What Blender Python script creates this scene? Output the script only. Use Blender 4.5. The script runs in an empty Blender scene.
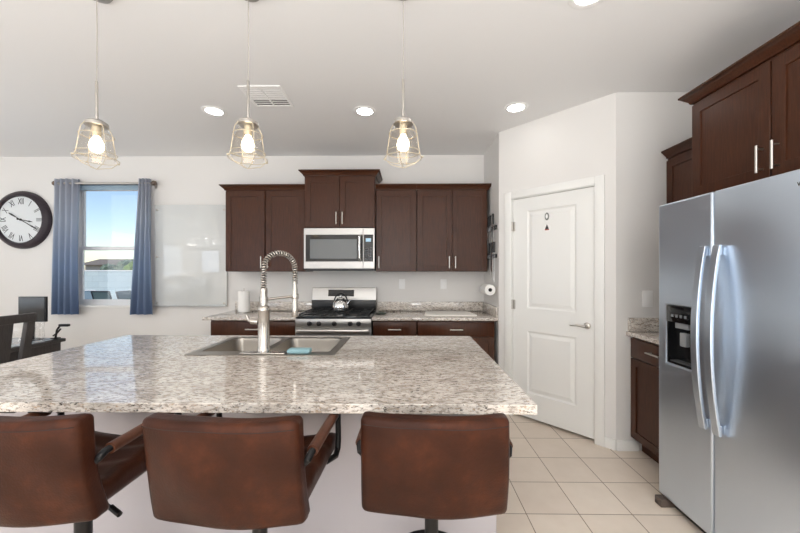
import bpy, bmesh, math, random
from mathutils import Vector, Matrix
random.seed(7)
S = bpy.context.scene
COL = S.collection
PI = math.pi

# ------------------------------------------------------------------ camera, world, sun, large lights, exposure
F_PX, YAW, CX, CY, CAM_H = 345.3, 0.0128, 403.1, 271.9, 1.3686
cam_d = bpy.data.cameras.new('camera')
cam_d.sensor_fit = 'HORIZONTAL'
cam_d.sensor_width = 36.0
cam_d.lens = F_PX / 800 * 36.0
cam_d.shift_x = -(CX - 400.0) / 800
cam_d.shift_y = (CY - 266.5) / 800
cam_d.clip_start = 0.02
cam = bpy.data.objects.new('camera', cam_d)
COL.objects.link(cam)
cam.location = (0, 0, CAM_H)
cam.rotation_euler = (PI / 2, 0, YAW)
S.camera = cam

S.view_settings.view_transform = 'Standard'
S.view_settings.look = 'None'
S.view_settings.gamma = 1.0
S.view_settings.use_curve_mapping = False
S.view_settings.exposure = -0.17
S.cycles.use_denoising = True
S.cycles.diffuse_bounces = 8
S.cycles.max_bounces = 14
S.cycles.sample_clamp_indirect = 6.0

world = bpy.data.worlds.new('sky_world')
S.world = world
world.use_nodes = True
wn, wl = world.node_tree.nodes, world.node_tree.links
sky = wn.new('ShaderNodeTexSky')
sky.sky_type = 'NISHITA'
sky.sun_disc = False
sky.sun_elevation = math.radians(48)
sky.sun_rotation = math.radians(200)
sky.air_density = 1.0
sky.dust_density = 0.25
sky.ozone_density = 1.2
wl.new(sky.outputs[0], wn['Background'].inputs['Color'])
wn['Background'].inputs['Strength'].default_value = 0.21

sun_d = bpy.data.lights.new('sun', 'SUN')
sun_d.energy = 2.4
sun_d.angle = math.radians(0.6)
sun_d.color = (1.0, 0.95, 0.88)
sun = bpy.data.objects.new('sun', sun_d)
COL.objects.link(sun)
sun.rotation_euler = (math.radians(42), 0, math.radians(-22))   # from behind the camera, high, over the roof


def area(name, loc, rot, sx, sy, energy, color=(1, 1, 1), shape='RECTANGLE'):
    d = bpy.data.lights.new(name, 'AREA')
    d.shape = shape
    d.size = sx
    if shape == 'RECTANGLE':
        d.size_y = sy
    d.energy = energy
    d.color = color
    o = bpy.data.objects.new(name, d)
    COL.objects.link(o)
    o.location = loc
    o.rotation_euler = rot
    return o


# daylight through the big glass doors of the room behind the camera
area('daylight_rear_window', (-0.55, -4.5, 1.65), (math.radians(90), 0, 0), 0.9, 1.1, 28, (0.92, 0.96, 1.0))
area('daylight_rear_left_doors', (-5.2, -4.5, 1.35), (math.radians(90), 0, 0), 2.2, 2.0, 34, (0.66, 0.80, 1.0))
area('left_daylight_fill', (-6.4, 0.6, 1.5), (math.radians(90), 0, math.radians(-90)), 2.4, 1.5, 16, (0.70, 0.85, 1.0))  # added cool fill from the left; the wall there has no opening
# unseen upward fill lights, added to brighten the ceiling
area('ceiling_fill_rear', (-0.4, -2.4, 0.6), (math.radians(180), 0, 0), 5.0, 3.0, 270, (0.92, 0.96, 1.0))
area('ceiling_fill_left', (-5.2, 1.4, 1.0), (math.radians(180), 0, 0), 1.6, 3.0, 14, (0.88, 0.94, 1.0))
# unseen ceiling discs added behind the camera to brighten the room
for lx in (-4.2, -1.65, -0.37, 0.9):
    for ly in (-0.6, -2.6):
        area('rear_ceiling_fill', (lx, ly, 2.735), (0, 0, 0), 0.16, 0.16, 5, (1.0, 0.97, 0.94), 'DISK')


# ------------------------------------------------------------------ materials
def lin(c):
    c = c / 255.0
    return c / 12.92 if c <= 0.04045 else ((c + 0.055) / 1.055) ** 2.4


def rgb(r, g, b):
    return (lin(r), lin(g), lin(b), 1.0)


def mat(name, color=None, rough=0.5, metal=0.0, spec=0.5, coat=0.0):
    m = bpy.data.materials.new(name)
    m.use_nodes = True
    b = m.node_tree.nodes['Principled BSDF']
    if color:
        b.inputs['Base Color'].default_value = color
    b.inputs['Roughness'].default_value = rough
    b.inputs['Metallic'].default_value = metal
    b.inputs['Specular IOR Level'].default_value = spec
    b.inputs['Coat Weight'].default_value = coat
    b.inputs['Coat Roughness'].default_value = 0.12
    return m


def N(m, t, **kw):
    n = m.node_tree.nodes.new(t)
    for k, v in kw.items():
        if k in n.inputs:
            n.inputs[k].default_value = v
        else:
            setattr(n, k, v)
    return n


def L(m, a, b):
    m.node_tree.links.new(a, b)


def coords(m, scale=(1, 1, 1), loc=(0, 0, 0)):
    tc = N(m, 'ShaderNodeTexCoord')
    mp = N(m, 'ShaderNodeMapping')
    mp.inputs['Scale'].default_value = scale
    mp.inputs['Location'].default_value = loc
    geo = N(m, 'ShaderNodeNewGeometry')
    L(m, geo.outputs['Position'], mp.inputs['Vector'])
    return mp.outputs[0]


def ocoords(m, scale=(1, 1, 1), loc=(0, 0, 0)):
    tc = N(m, 'ShaderNodeTexCoord')
    mp = N(m, 'ShaderNodeMapping')
    mp.inputs['Scale'].default_value = scale
    mp.inputs['Location'].default_value = loc
    L(m, tc.outputs['Object'], mp.inputs['Vector'])
    return mp.outputs[0]


def ramp(m, fac, stops, interp='LINEAR'):
    r = N(m, 'ShaderNodeValToRGB')
    e = r.color_ramp.elements
    r.color_ramp.interpolation = interp
    while len(e) > 1:
        e.remove(e[-1])
    e[0].position, e[0].color = stops[0]
    for p, c in stops[1:]:
        x = e.new(p)
        x.color = c
    L(m, fac, r.inputs[0])
    return r.outputs[0]


def mix(m, fac, a, b, blend='MIX'):
    n = N(m, 'ShaderNodeMix', data_type='RGBA', blend_type=blend)
    for s, v in ((n.inputs[0], fac), (n.inputs[6], a), (n.inputs[7], b)):
        if hasattr(v, 'links') or hasattr(v, 'is_linked'):
            L(m, v, s)
        else:
            s.default_value = v
    return n.outputs[2]


def bsdf(m):
    return m.node_tree.nodes['Principled BSDF']


def bump(m, height, strength=0.1, dist=0.01):
    b = N(m, 'ShaderNodeBump', Strength=strength, Distance=dist)
    L(m, height, b.inputs['Height'])
    L(m, b.outputs[0], bsdf(m).inputs['Normal'])


def noise(m, vec, scale, detail=3.0, rough=0.55):
    n = N(m, 'ShaderNodeTexNoise', Scale=scale, Detail=detail, Roughness=rough)
    L(m, vec, n.inputs['Vector'])
    return n.outputs['Fac']


def m_paint(name, c, bumpy=0.06, rough=0.6):
    m = mat(name, c, rough, spec=0.3)
    bump(m, noise(m, coords(m), 90, 3), bumpy, 0.004)
    return m


M = {}
M['wall'] = m_paint('wall_paint', rgb(229, 227, 224))
M['ceiling'] = m_paint('ceiling_paint', rgb(236, 236, 236), 0.1)
M['door'] = mat('white_door_paint', rgb(236, 236, 233), 0.32)
M['trim'] = mat('white_trim_paint', rgb(238, 238, 235), 0.35)
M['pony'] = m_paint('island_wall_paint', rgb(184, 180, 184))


def m_wood(name, dark, light, rough=0.33, grain=(26, 26, 1.6)):
    m = mat(name, None, rough)
    v = ocoords(m, grain)
    f = noise(m, v, 5, 5, 0.6)
    f2 = noise(m, ocoords(m, (2, 2, 1.2)), 2.2, 2)
    c = ramp(m, f, [(0.25, dark), (0.75, light)])
    c = mix(m, f2, c, light, 'MIX')
    c2 = mix(m, 0.55, ramp(m, f, [(0.25, dark), (0.75, light)]), c)
    L(m, c2, bsdf(m).inputs['Base Color'])
    bump(m, f, 0.04, 0.002)
    bsdf(m).inputs['Specular IOR Level'].default_value = 0.26
    return m


M['wood'] = m_wood('espresso_cabinet_wood', rgb(40, 20, 11), rgb(82, 48, 31), 0.28)
M['wood_in'] = mat('cabinet_gap_shadow', rgb(38, 26, 22), 0.6)
M['dark_wood'] = m_wood('charcoal_dining_wood', rgb(54, 51, 51), rgb(82, 78, 77), 0.4)


def m_granite():
    m = mat('speckled_granite', None, 0.05, spec=0.95)
    v = coords(m, (1, 2.0, 2.0))
    warp = N(m, 'ShaderNodeTexNoise', Scale=9.0, Detail=3.0)
    L(m, v, warp.inputs['Vector'])
    wv = N(m, 'ShaderNodeVectorMath', operation='MULTIPLY_ADD')
    L(m, warp.outputs['Color'], wv.inputs[0])
    wv.inputs[1].default_value = (0.10, 0.07, 0.07)
    L(m, v, wv.inputs[2])
    w = wv.outputs[0]
    big = noise(m, w, 10, 4, 0.6)
    base = ramp(m, big, [(0.30, rgb(182, 173, 163)), (0.45, rgb(212, 204, 195)), (0.62, rgb(228, 222, 214)), (0.78, rgb(204, 192, 178))])
    mid = noise(m, coords(m, (1, 2.8, 2.8)), 38, 5, 0.7)
    c = mix(m, ramp(m, mid, [(0.50, (0, 0, 0, 1)), (0.58, (1, 1, 1, 1))]), base, rgb(160, 150, 140))
    tan = noise(m, coords(m, (1, 1.7, 1.7), (3, 1, 5)), 56, 4, 0.6)
    c = mix(m, ramp(m, tan, [(0.58, (0, 0, 0, 1)), (0.66, (1, 1, 1, 1))]), c, rgb(178, 156, 134))
    spk = noise(m, coords(m, (1, 2.7, 2.7), (7, 2, 1)), 46, 6, 0.74)
    c = mix(m, ramp(m, spk, [(0.575, (0, 0, 0, 1)), (0.615, (1, 1, 1, 1))]), c, rgb(52, 46, 44))
    L(m, c, bsdf(m).inputs['Base Color'])
    return m


M['granite'] = m_granite()


def m_steel(name, c, rough, aniso, metal=1.0):
    m = mat(name, c, rough, metal)
    f = noise(m, coords(m, {'z': (60, 60, 1.2), 'x': (1.2, 60, 60)}[aniso]), 2.0, 3, 0.6)
    r = N(m, 'ShaderNodeMapRange')
    L(m, f, r.inputs[0])
    r.inputs[1].default_value, r.inputs[2].default_value = 0.2, 0.8
    r.inputs[3].default_value, r.inputs[4].default_value = rough - .03, rough + .03
    L(m, r.outputs[0], bsdf(m).inputs['Roughness'])
    return m


M['steel_v'] = m_steel('brushed_steel_fridge', rgb(212, 224, 238), 0.30, 'z', 0.93)
tg = N(M['steel_v'], 'ShaderNodeTangent', direction_type='RADIAL', axis='Z')
L(M['steel_v'], tg.outputs[0], bsdf(M['steel_v']).inputs['Tangent'])
bsdf(M['steel_v']).inputs['Anisotropic'].default_value = 0.5
M['steel'] = m_steel('brushed_steel', rgb(176, 174, 171), 0.34, 'x')
M['sink_steel'] = m_steel('sink_steel', rgb(156, 150, 142), 0.34, 'x')
M['nickel'] = mat('satin_nickel', rgb(200, 196, 190), 0.3, 1.0)
M['chrome'] = mat('polished_chrome', rgb(222, 222, 222), 0.12, 1.0)
M['faucet'] = mat('spot_resist_nickel', rgb(196, 190, 182), 0.25, 1.0)
M['black'] = mat('black_plastic', rgb(22, 22, 24), 0.35)
M['black_glass'] = mat('black_glass', rgb(16, 17, 19), 0.08, spec=0.6)
M['mw_glass'] = mat('oven_window_glass', rgb(104, 108, 110), 0.1, spec=0.8)
M['iron'] = mat('black_cast_iron', rgb(28, 28, 29), 0.55)
M['black_metal'] = mat('black_powder_coat', rgb(24, 23, 24), 0.4, 0.3)
M['dark_grey'] = mat('fridge_body_grey', rgb(70, 71, 73), 0.5)
M['dispenser'] = mat('dispenser_black', rgb(20, 20, 22), 0.25)
M['white_plastic'] = mat('white_plastic', rgb(246, 246, 245), 0.35)
M['paper'] = mat('white_paper', rgb(244, 243, 240), 0.85, spec=0.1)
M['board'] = mat('white_cutting_board', rgb(244, 240, 232), 0.5)
M['rubber'] = mat('dark_rubber', rgb(30, 29, 29), 0.7)
M['sponge'] = mat('blue_sponge', rgb(142, 178, 186), 0.9)
M['green_ceramic'] = mat('dark_green_ceramic', rgb(66, 74, 62), 0.25)
M['canopy'] = mat('brushed_canopy_metal', rgb(170, 168, 166), 0.45, 0.5)
M['wire'] = mat('pale_champagne_wire', rgb(204, 192, 168), 0.35, 0.35)
M['cord'] = mat('clear_grey_cord', rgb(176, 170, 162), 0.5)
M['clockrim'] = m_wood('dark_clock_rim', rgb(42, 36, 42), rgb(66, 57, 62), 0.35, (14, 14, 14))
M['clockface'] = mat('clock_face_paper', rgb(224, 228, 230), 0.6)
M['clockblack'] = mat('clock_black_ink', rgb(30, 30, 33), 0.6)
M['vinyl'] = mat('white_vinyl', rgb(236, 237, 238), 0.4)
M['shade_fabric'] = mat('blue_grey_shade_fabric', rgb(150, 172, 188), 0.8)
M['shade_lamp'] = mat('white_enamel', rgb(240, 240, 238), 0.3)
M['sling'] = mat('slate_sling_fabric', rgb(86, 106, 108), 0.8)
M['table_glass'] = mat('pale_table_top', rgb(196, 206, 216), 0.12)
M['stone'] = mat('plain_stucco', rgb(196, 186, 176), 0.9)
M['roof'] = mat('grey_roof_tile', rgb(150, 140, 134), 0.9)
M['gravel'] = mat('pale_gravel', rgb(196, 184, 166), 0.95)
M['red'] = mat('red_paint', rgb(170, 70, 60), 0.6)
M['greytag'] = mat('grey_enamel', rgb(120, 122, 120), 0.5)
M['plum'] = mat('dark_print', rgb(60, 58, 58), 0.6)


def m_floor():
    m = mat('beige_floor_tile', None, 0.32, spec=0.4)
    ts = 0.2978
    v = coords(m, (1, 1, 1), (-(0.9696 - 20 * ts), -(2.8557 - 40 * ts), 0))
    b = N(m, 'ShaderNodeTexBrick', offset=0.0, squash=1.0)
    L(m, v, b.inputs['Vector'])
    for k, val in (('Scale', 1.0), ('Mortar Size', 0.0028), ('Mortar Smooth', 0.15), ('Bias', 0.0), ('Brick Width', ts), ('Row Height', ts)):
        b.inputs[k].default_value = val
    b.inputs['Color1'].default_value = rgb(232, 218, 203)
    b.inputs['Color2'].default_value = rgb(237, 224, 209)
    b.inputs['Mortar'].default_value = rgb(150, 130, 110)
    n = noise(m, coords(m), 7, 5, 0.6)
    c = mix(m, ramp(m, n, [(0.3, (0, 0, 0, 1)), (0.75, (0.45, 0.45, 0.45, 1))]), b.outputs['Color'], rgb(216, 200, 182))
    c = mix(m, b.outputs['Fac'], c, rgb(150, 130, 110))
    L(m, c, bsdf(m).inputs['Base Color'])
    inv = N(m, 'ShaderNodeMath', operation='SUBTRACT')
    inv.inputs[0].default_value = 1.0
    L(m, b.outputs['Fac'], inv.inputs[1])
    bump(m, inv.outputs[0], 0.3, 0.002)
    return m


M['floor'] = m_floor()


def m_leather():
    m = mat('worn_brown_leather', None, 0.36, spec=0.13)
    v = ocoords(m)
    a = noise(m, v, 7, 4, 0.6)
    b = noise(m, ocoords(m, (1, 1, 1), (4, 2, 7)), 26, 5, 0.7)
    c = ramp(m, a, [(0.3, rgb(42, 23, 16)), (0.55, rgb(60, 32, 21)), (0.78, rgb(84, 46, 28))])
    c = mix(m, ramp(m, b, [(0.45, (0, 0, 0, 1)), (0.75, (0.55, 0.55, 0.55, 1))]), c, rgb(48, 29, 23))
    L(m, c, bsdf(m).inputs['Base Color'])
    r = N(m, 'ShaderNodeMapRange')
    L(m, b, r.inputs[0])
    r.inputs[3].default_value, r.inputs[4].default_value = 0.28, 0.46
    L(m, r.outputs[0], bsdf(m).inputs['Roughness'])
    v1 = N(m, 'ShaderNodeTexVoronoi', Scale=170.0)
    L(m, v, v1.inputs['Vector'])
    mm = N(m, 'ShaderNodeMath', operation='MULTIPLY_ADD')
    L(m, a, mm.inputs[0])
    mm.inputs[1].default_value = 3.0
    L(m, v1.outputs['Distance'], mm.inputs[2])
    bump(m, mm.outputs[0], 0.09, 0.004)
    return m


M['leather'] = m_leather()
M['arm_leather'] = m_wood('brown_arm_wrap', rgb(58, 34, 25), rgb(92, 56, 40), 0.35, (8, 8, 8))


def m_glass(name, tint=(1, 1, 1, 1), base=0.05):
    m = bpy.data.materials.new(name)
    m.use_nodes = True
    nt = m.node_tree
    nt.nodes.remove(nt.nodes['Principled BSDF'])
    out = nt.nodes['Material Output']
    tr = N(m, 'ShaderNodeBsdfTransparent')
    tr.inputs[0].default_value = tint
    gl = N(m, 'ShaderNodeBsdfGlossy')
    gl.inputs['Roughness'].default_value = 0.03
    lw = N(m, 'ShaderNodeLayerWeight')
    pw_ = N(m, 'ShaderNodeMath', operation='POWER')
    L(m, lw.outputs['Facing'], pw_.inputs[0])
    pw_.inputs[1].default_value = 4.0
    lw = N(m, 'ShaderNodeMath', operation='MULTIPLY')
    L(m, pw_.outputs[0], lw.inputs[0])
    lw.inputs[1].default_value = 0.7
    mx = N(m, 'ShaderNodeMixShader')
    add = N(m, 'ShaderNodeMath', operation='ADD', use_clamp=True)
    L(m, lw.outputs[0], add.inputs[0])
    add.inputs[1].default_value = base
    L(m, add.outputs[0], mx.inputs[0])
    L(m, tr.outputs[0], mx.inputs[1])
    L(m, gl.outputs[0], mx.inputs[2])
    L(m, mx.outputs[0], out.inputs[0])
    return m


M['glass'] = m_glass('clear_glass')
M['lamp_glass'] = m_glass('clear_lamp_glass', (0.97, 0.95, 0.92, 1), 0.06)
M['board_glass'] = mat('back_painted_glass', rgb(214, 217, 216), 0.0, spec=1.0)


def m_emit(name, c, s):
    m = bpy.data.materials.new(name)
    m.use_nodes = True
    b = bsdf(m)
    b.inputs['Base Color'].default_value = c
    b.inputs['Emission Color'].default_value = c
    b.inputs['Emission Strength'].default_value = s
    return m


M['lit_shade'] = m_emit('lit_opal_glass', (1.0, 0.98, 0.95, 1), 1.6)
M['bulb'] = m_emit('warm_bulb', (1.0, 0.84, 0.60, 1), 8)
M['can'] = m_emit('recessed_diffuser', (1.0, 0.98, 0.96, 1), 18)
M['led'] = m_emit('clock_digits', (0.4, 0.6, 0.75, 1), 0.2)


def m_curtain():
    m = mat('ombre_blue_curtain', None, 0.55, spec=0.3)
    g = N(m, 'ShaderNodeNewGeometry')
    sp = N(m, 'ShaderNodeSeparateXYZ')
    L(m, g.outputs['Position'], sp.inputs[0])
    r = N(m, 'ShaderNodeMapRange')
    L(m, sp.outputs['Z'], r.inputs[0])
    r.inputs[1].default_value, r.inputs[2].default_value = 0.87, 2.45
    c = ramp(m, r.outputs[0], [(0.0, rgb(104, 124, 158)), (0.35, rgb(158, 178, 206)), (0.7, rgb(198, 207, 220)), (1.0, rgb(186, 190, 202))])
    L(m, c, bsdf(m).inputs['Base Color'])
    nt = m.node_tree
    tl = N(m, 'ShaderNodeBsdfTranslucent')
    L(m, c, tl.inputs[0])
    mx = N(m, 'ShaderNodeMixShader')
    mx.inputs[0].default_value = 0.45
    L(m, bsdf(m).outputs[0], mx.inputs[1])
    L(m, tl.outputs[0], mx.inputs[2])
    L(m, mx.outputs[0], nt.nodes['Material Output'].inputs[0])
    bump(m, noise(m, coords(m, (1, 1, 1)), 300, 2), 0.05, 0.001)
    return m


M['curtain'] = m_curtain()


def m_block():
    m = mat('painted_block_wall', None, 0.9, spec=0.2)
    g = N(m, 'ShaderNodeNewGeometry')
    sp = N(m, 'ShaderNodeSeparateXYZ')
    L(m, g.outputs['Position'], sp.inputs[0])
    cb = N(m, 'ShaderNodeCombineXYZ')
    L(m, sp.outputs['X'], cb.inputs[0])
    L(m, sp.outputs['Z'], cb.inputs[1])
    b = N(m, 'ShaderNodeTexBrick', offset=0.5)
    L(m, cb.outputs[0], b.inputs['Vector'])
    for k, val in (('Scale', 1.0), ('Mortar Size', 0.006), ('Mortar Smooth', 0.3), ('Bias', 0.0), ('Brick Width', 0.41), ('Row Height', 0.205)):
        b.inputs[k].default_value = val
    b.inputs['Color1'].default_value = rgb(196, 210, 212)
    b.inputs['Color2'].default_value = rgb(204, 216, 216)
    b.inputs['Mortar'].default_value = rgb(180, 192, 194)
    L(m, b.outputs['Color'], bsdf(m).inputs['Base Color'])
    return m


M['block'] = m_block()


def m_leaf(name, a, b_):
    m = mat(name, None, 0.7, spec=0.2)
    f = noise(m, coords(m), 9, 3)
    L(m, ramp(m, f, [(0.3, a), (0.7, b_)]), bsdf(m).inputs['Base Color'])
    return m


M['leaf_a'] = m_leaf('dusty_green_leaves', rgb(96, 112, 92), rgb(140, 150, 128))
M['leaf_b'] = m_leaf('bright_green_leaves', rgb(104, 130, 66), rgb(156, 172, 104))
M['bark'] = mat('tree_bark', rgb(100, 84, 68), 0.9)


# ------------------------------------------------------------------ mesh building
class MB:
    def __init__(self):
        self.bm = bmesh.new()

    def box(self, x0, x1, y0, y1, z0, z1, bev=0.0, seg=2):
        x0, x1 = min(x0, x1), max(x0, x1)
        y0, y1 = min(y0, y1), max(y0, y1)
        z0, z1 = min(z0, z1), max(z0, z1)
        r = bmesh.ops.create_cube(self.bm, size=1.0)
        vs = r['verts']
        for v in vs:
            v.co = Vector((x0 + (v.co.x + .5) * (x1 - x0), y0 + (v.co.y + .5) * (y1 - y0), z0 + (v.co.z + .5) * (z1 - z0)))
        if bev > 0:
            es = list({e for v in vs for e in v.link_edges})
            bmesh.ops.bevel(self.bm, geom=es, offset=bev, segments=seg, profile=0.5, affect='EDGES')
        return self

    def tube(self, pts, r, n=10, caps=True, closed=False):
        pts = [Vector(p) for p in pts]
        rs = r if isinstance(r, (list, tuple)) else [r] * len(pts)
        m = len(pts)
        rings = []
        prev = None
        for i, p in enumerate(pts):
            if closed:
                t = (pts[(i + 1) % m] - pts[(i - 1) % m]).normalized()
            elif i == 0:
                t = (pts[1] - pts[0]).normalized()
            elif i == m - 1:
                t = (pts[-1] - pts[-2]).normalized()
            else:
                t = ((pts[i + 1] - p).normalized() + (p - pts[i - 1]).normalized())
                t = t.normalized() if t.length > 1e-6 else (pts[i + 1] - p).normalized()
            if prev is None:
                a = Vector((0, 0, 1)) if abs(t.z) < 0.9 else Vector((1, 0, 0))
                u = t.cross(a).normalized()
            else:
                u = (prev - t * prev.dot(t))
                u = u.normalized() if u.length > 1e-6 else t.orthogonal().normalized()
            prev = u
            w = t.cross(u)
            rings.append([self.bm.verts.new(p + (u * math.cos(2 * PI * k / n) + w * math.sin(2 * PI * k / n)) * rs[i]) for k in range(n)])
        last = m if closed else m - 1
        for i in range(last):
            a, b = rings[i], rings[(i + 1) % m]
            off = 0
            if closed and i == m - 1:   # match the seam
                off = min(range(n), key=lambda o: (a[0].co - b[o].co).length)
            for k in range(n):
                try:
                    self.bm.faces.new((a[k], a[(k + 1) % n], b[(k + 1 + off) % n], b[(k + off) % n]))
                except ValueError:
                    pass
        if caps and not closed:
            self.bm.faces.new(rings[0][::-1])
            self.bm.faces.new(rings[-1])
        return self

    def cyl(self, p, q, r, n=24):
        return self.tube([p, q], r, n)

    def lathe(self, prof, c=(0, 0, 0), n=32, axis='z', caps=True):
        c = Vector(c)

        def pos(r, h, a):
            x, y = r * math.cos(a), r * math.sin(a)
            return c + {'z': Vector((x, y, h)), 'y': Vector((x, h, y)), 'x': Vector((h, x, y))}[axis]
        rings = [[self.bm.verts.new(pos(max(r, 1e-5), h, 2 * PI * k / n)) for k in range(n)] for r, h in prof]
        for a, b in zip(rings, rings[1:]):
            for k in range(n):
                self.bm.faces.new((a[k], a[(k + 1) % n], b[(k + 1) % n], b[k]))
        if caps:
            if prof[0][0] > 1e-4:
                self.bm.faces.new(rings[0][::-1])
            if prof[-1][0] > 1e-4:
                self.bm.faces.new(rings[-1])
        return self

    def prism(self, pts, a, b, axis='x'):
        """extrude a 2-D outline from a to b along an axis; pts are the other two coordinates in order"""
        def pos(p, h):
            return {'x': (h, p[0], p[1]), 'y': (p[0], h, p[1]), 'z': (p[0], p[1], h)}[axis]
        A = [self.bm.verts.new(pos(p, a)) for p in pts]
        B = [self.bm.verts.new(pos(p, b)) for p in pts]
        n = len(pts)
        for k in range(n):
            self.bm.faces.new((A[k], A[(k + 1) % n], B[(k + 1) % n], B[k]))
        self.bm.faces.new(A[::-1])
        self.bm.faces.new(B)
        return self

    def slab_hole(self, us, vs, w0, w1, axis='z', hole=(1, 1)):
        """slab over the grid us x vs (4 values each) with the middle cell open, thickness w0..w1"""
        def pos(u, v, w):
            return {'z': (u, v, w), 'y': (u, w, v), 'x': (w, u, v)}[axis]
        nu, nv = len(us), len(vs)
        holes = {hole} if isinstance(hole, tuple) else set(hole)
        V = {(i, j, k): self.bm.verts.new(pos(us[i], vs[j], (w0, w1)[k])) for i in range(nu) for j in range(nv) for k in (0, 1)}
        solid = lambda i, j: 0 <= i < nu - 1 and 0 <= j < nv - 1 and (i, j) not in holes
        for i in range(nu - 1):
            for j in range(nv - 1):
                if not solid(i, j):
                    continue
                for k in (0, 1):
                    self.bm.faces.new([V[i, j, k], V[i + 1, j, k], V[i + 1, j + 1, k], V[i, j + 1, k]])
                for (di, dj, e) in ((-1, 0, ((i, j), (i, j + 1))), (1, 0, ((i + 1, j), (i + 1, j + 1))), (0, -1, ((i, j), (i + 1, j))), (0, 1, ((i, j + 1), (i + 1, j + 1)))):
                    if not solid(i + di, j + dj):
                        (a, b), (c, d) = e
                        self.bm.faces.new([V[a, b, 0], V[c, d, 0], V[c, d, 1], V[a, b, 1]])
        return self

    def round_box(self, cx, cy, cz, w, d, h, r, n=10, fn=None):
        """soft box: a subdivided cube pulled onto a rounded box, then bent by fn"""
        tmp = bmesh.new()
        bmesh.ops.create_cube(tmp, size=1.0)
        bmesh.ops.subdivide_edges(tmp, edges=tmp.edges[:], cuts=n, use_grid_fill=True)
        half = Vector((w / 2, d / 2, h / 2))
        rr = min(r, min(half) * 0.999)
        for v in tmp.verts:
            p = Vector()
            for k in range(3):                       # put more rows near the edges
                t = v.co[k] * 2
                t = math.copysign(1 - (1 - abs(t)) ** 1.5, t)
                p[k] = t * half[k]
            inner = Vector([max(-(half[k] - rr), min(half[k] - rr, p[k])) for k in range(3)])
            dd = p - inner
            if dd.length > 1e-9:
                p = inner + dd.normalized() * rr
            if fn:
                p = fn(p)
            v.co = p + Vector((cx, cy, cz))
        vm = {v: self.bm.verts.new(v.co) for v in tmp.verts}
        for f in tmp.faces:
            self.bm.faces.new([vm[v] for v in f.verts])
        tmp.free()
        return self

    def build(self, name, material, parent=None, bevel=0.0, smooth=38):
        bm = self.bm
        bmesh.ops.recalc_face_normals(bm, faces=bm.faces[:])
        if parent is not None:
            o_ = parent
            off = Vector()
            while o_ is not None:
                off += o_.location
                o_ = o_.parent
            for v in bm.verts:
                v.co -= off
        lim = math.radians(smooth)
        for f in bm.faces:
            f.smooth = True
        for e in bm.edges:
            if len(e.link_faces) == 2:
                e.smooth = e.calc_face_angle(0.0) < lim
            else:
                e.smooth = False
        me = bpy.data.meshes.new(name)
        bm.to_mesh(me)
        bm.free()
        me.materials.append(material if not isinstance(material, str) else M[material])
        o = bpy.data.objects.new(name, me)
        COL.objects.link(o)
        if parent is not None:
            o.parent = parent
        if bevel > 0:
            b = o.modifiers.new('edge', 'BEVEL')
            b.width = bevel
            b.segments = 2
            b.limit_method = 'ANGLE'
            b.angle_limit = math.radians(40)
        return o


def tag(o, label, cat, group=None, kind=None):
    o['label'] = label
    o['category'] = cat
    if group:
        o['group'] = group
    if kind:
        o['kind'] = kind
    return o


def thing(name, label, cat, loc=(0, 0, 0), group=None):
    o = bpy.data.objects.new(name, None)
    COL.objects.link(o)
    o.location = loc
    o.empty_display_size = 0.1
    return tag(o, label, cat, group)


def struct(o):
    o['kind'] = 'structure'
    return o


def dup(root, loc, rotz=0.0, label=None):
    r = root.copy()
    COL.objects.link(r)
    r.location = loc
    r.rotation_euler = (0, 0, rotz)
    if label:
        r['label'] = label
    for ch in list(root.children):
        c = ch.copy()
        COL.objects.link(c)
        c.parent = r
        for g in list(ch.children):
            d = g.copy()
            COL.objects.link(d)
            d.parent = c
    return r


def lettering(name, body, size, loc, rot, material, parent, extrude=0.0008, align='CENTER'):
    cu = bpy.data.curves.new(name, 'FONT')
    cu.body = body
    cu.size = size
    cu.align_x = align
    cu.align_y = 'CENTER'
    cu.extrude = extrude
    t = bpy.data.objects.new(name + '_tmp', cu)
    COL.objects.link(t)
    bpy.context.view_layer.update()
    me = bpy.data.meshes.new_from_object(t.evaluated_get(bpy.context.evaluated_depsgraph_get()))
    bpy.data.objects.remove(t)
    bpy.data.curves.remove(cu)
    me.transform(Matrix.Translation(loc) @ rot.to_4x4())
    me.materials.clear()
    me.materials.append(M[material])
    o = bpy.data.objects.new(name, me)
    COL.objects.link(o)
    if parent is not None:
        off = Vector()
        q = parent
        while q is not None:
            off += q.location
            q = q.parent
        me.transform(Matrix.Translation(-off))
        o.parent = parent
    return o


# ------------------------------------------------------------------ structure
YW, CZ, XR, XL, YF = 4.076, 2.7435, 2.32, -6.6, -4.6
PX, PY0, PY1 = 0.90, 3.415, 2.667                   # pantry return wall, its corner, the wall beside the fridge run
PXC = 1.597

struct(MB().box(XL - .15, XR + .15, YF - .15, YW + .16, -0.12, 0).build('floor', 'floor'))
struct(MB().box(XL - .15, XR + .15, YF - .15, YW + .16, CZ, CZ + 0.15).build('ceiling', 'ceiling'))
WX0, WX1, WZ0, WZ1 = -4.045, -3.195, 0.945, 2.42
struct(MB().slab_hole([XL - .15, WX0, WX1, XR + .15], [0, WZ0, WZ1, CZ], YW, YW + .16, 'y').build('wall_back', 'wall'))
struct(MB().box(XL - .15, XL, YF, YW, 0, CZ).build('wall_left', 'wall'))
struct(MB().box(XR, XR + .15, YF, YW, 0, CZ).build('wall_right', 'wall'))
struct(MB().box(XL, XR, YF - .15, YF, 0, CZ).build('wall_front', 'wall'))
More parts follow.
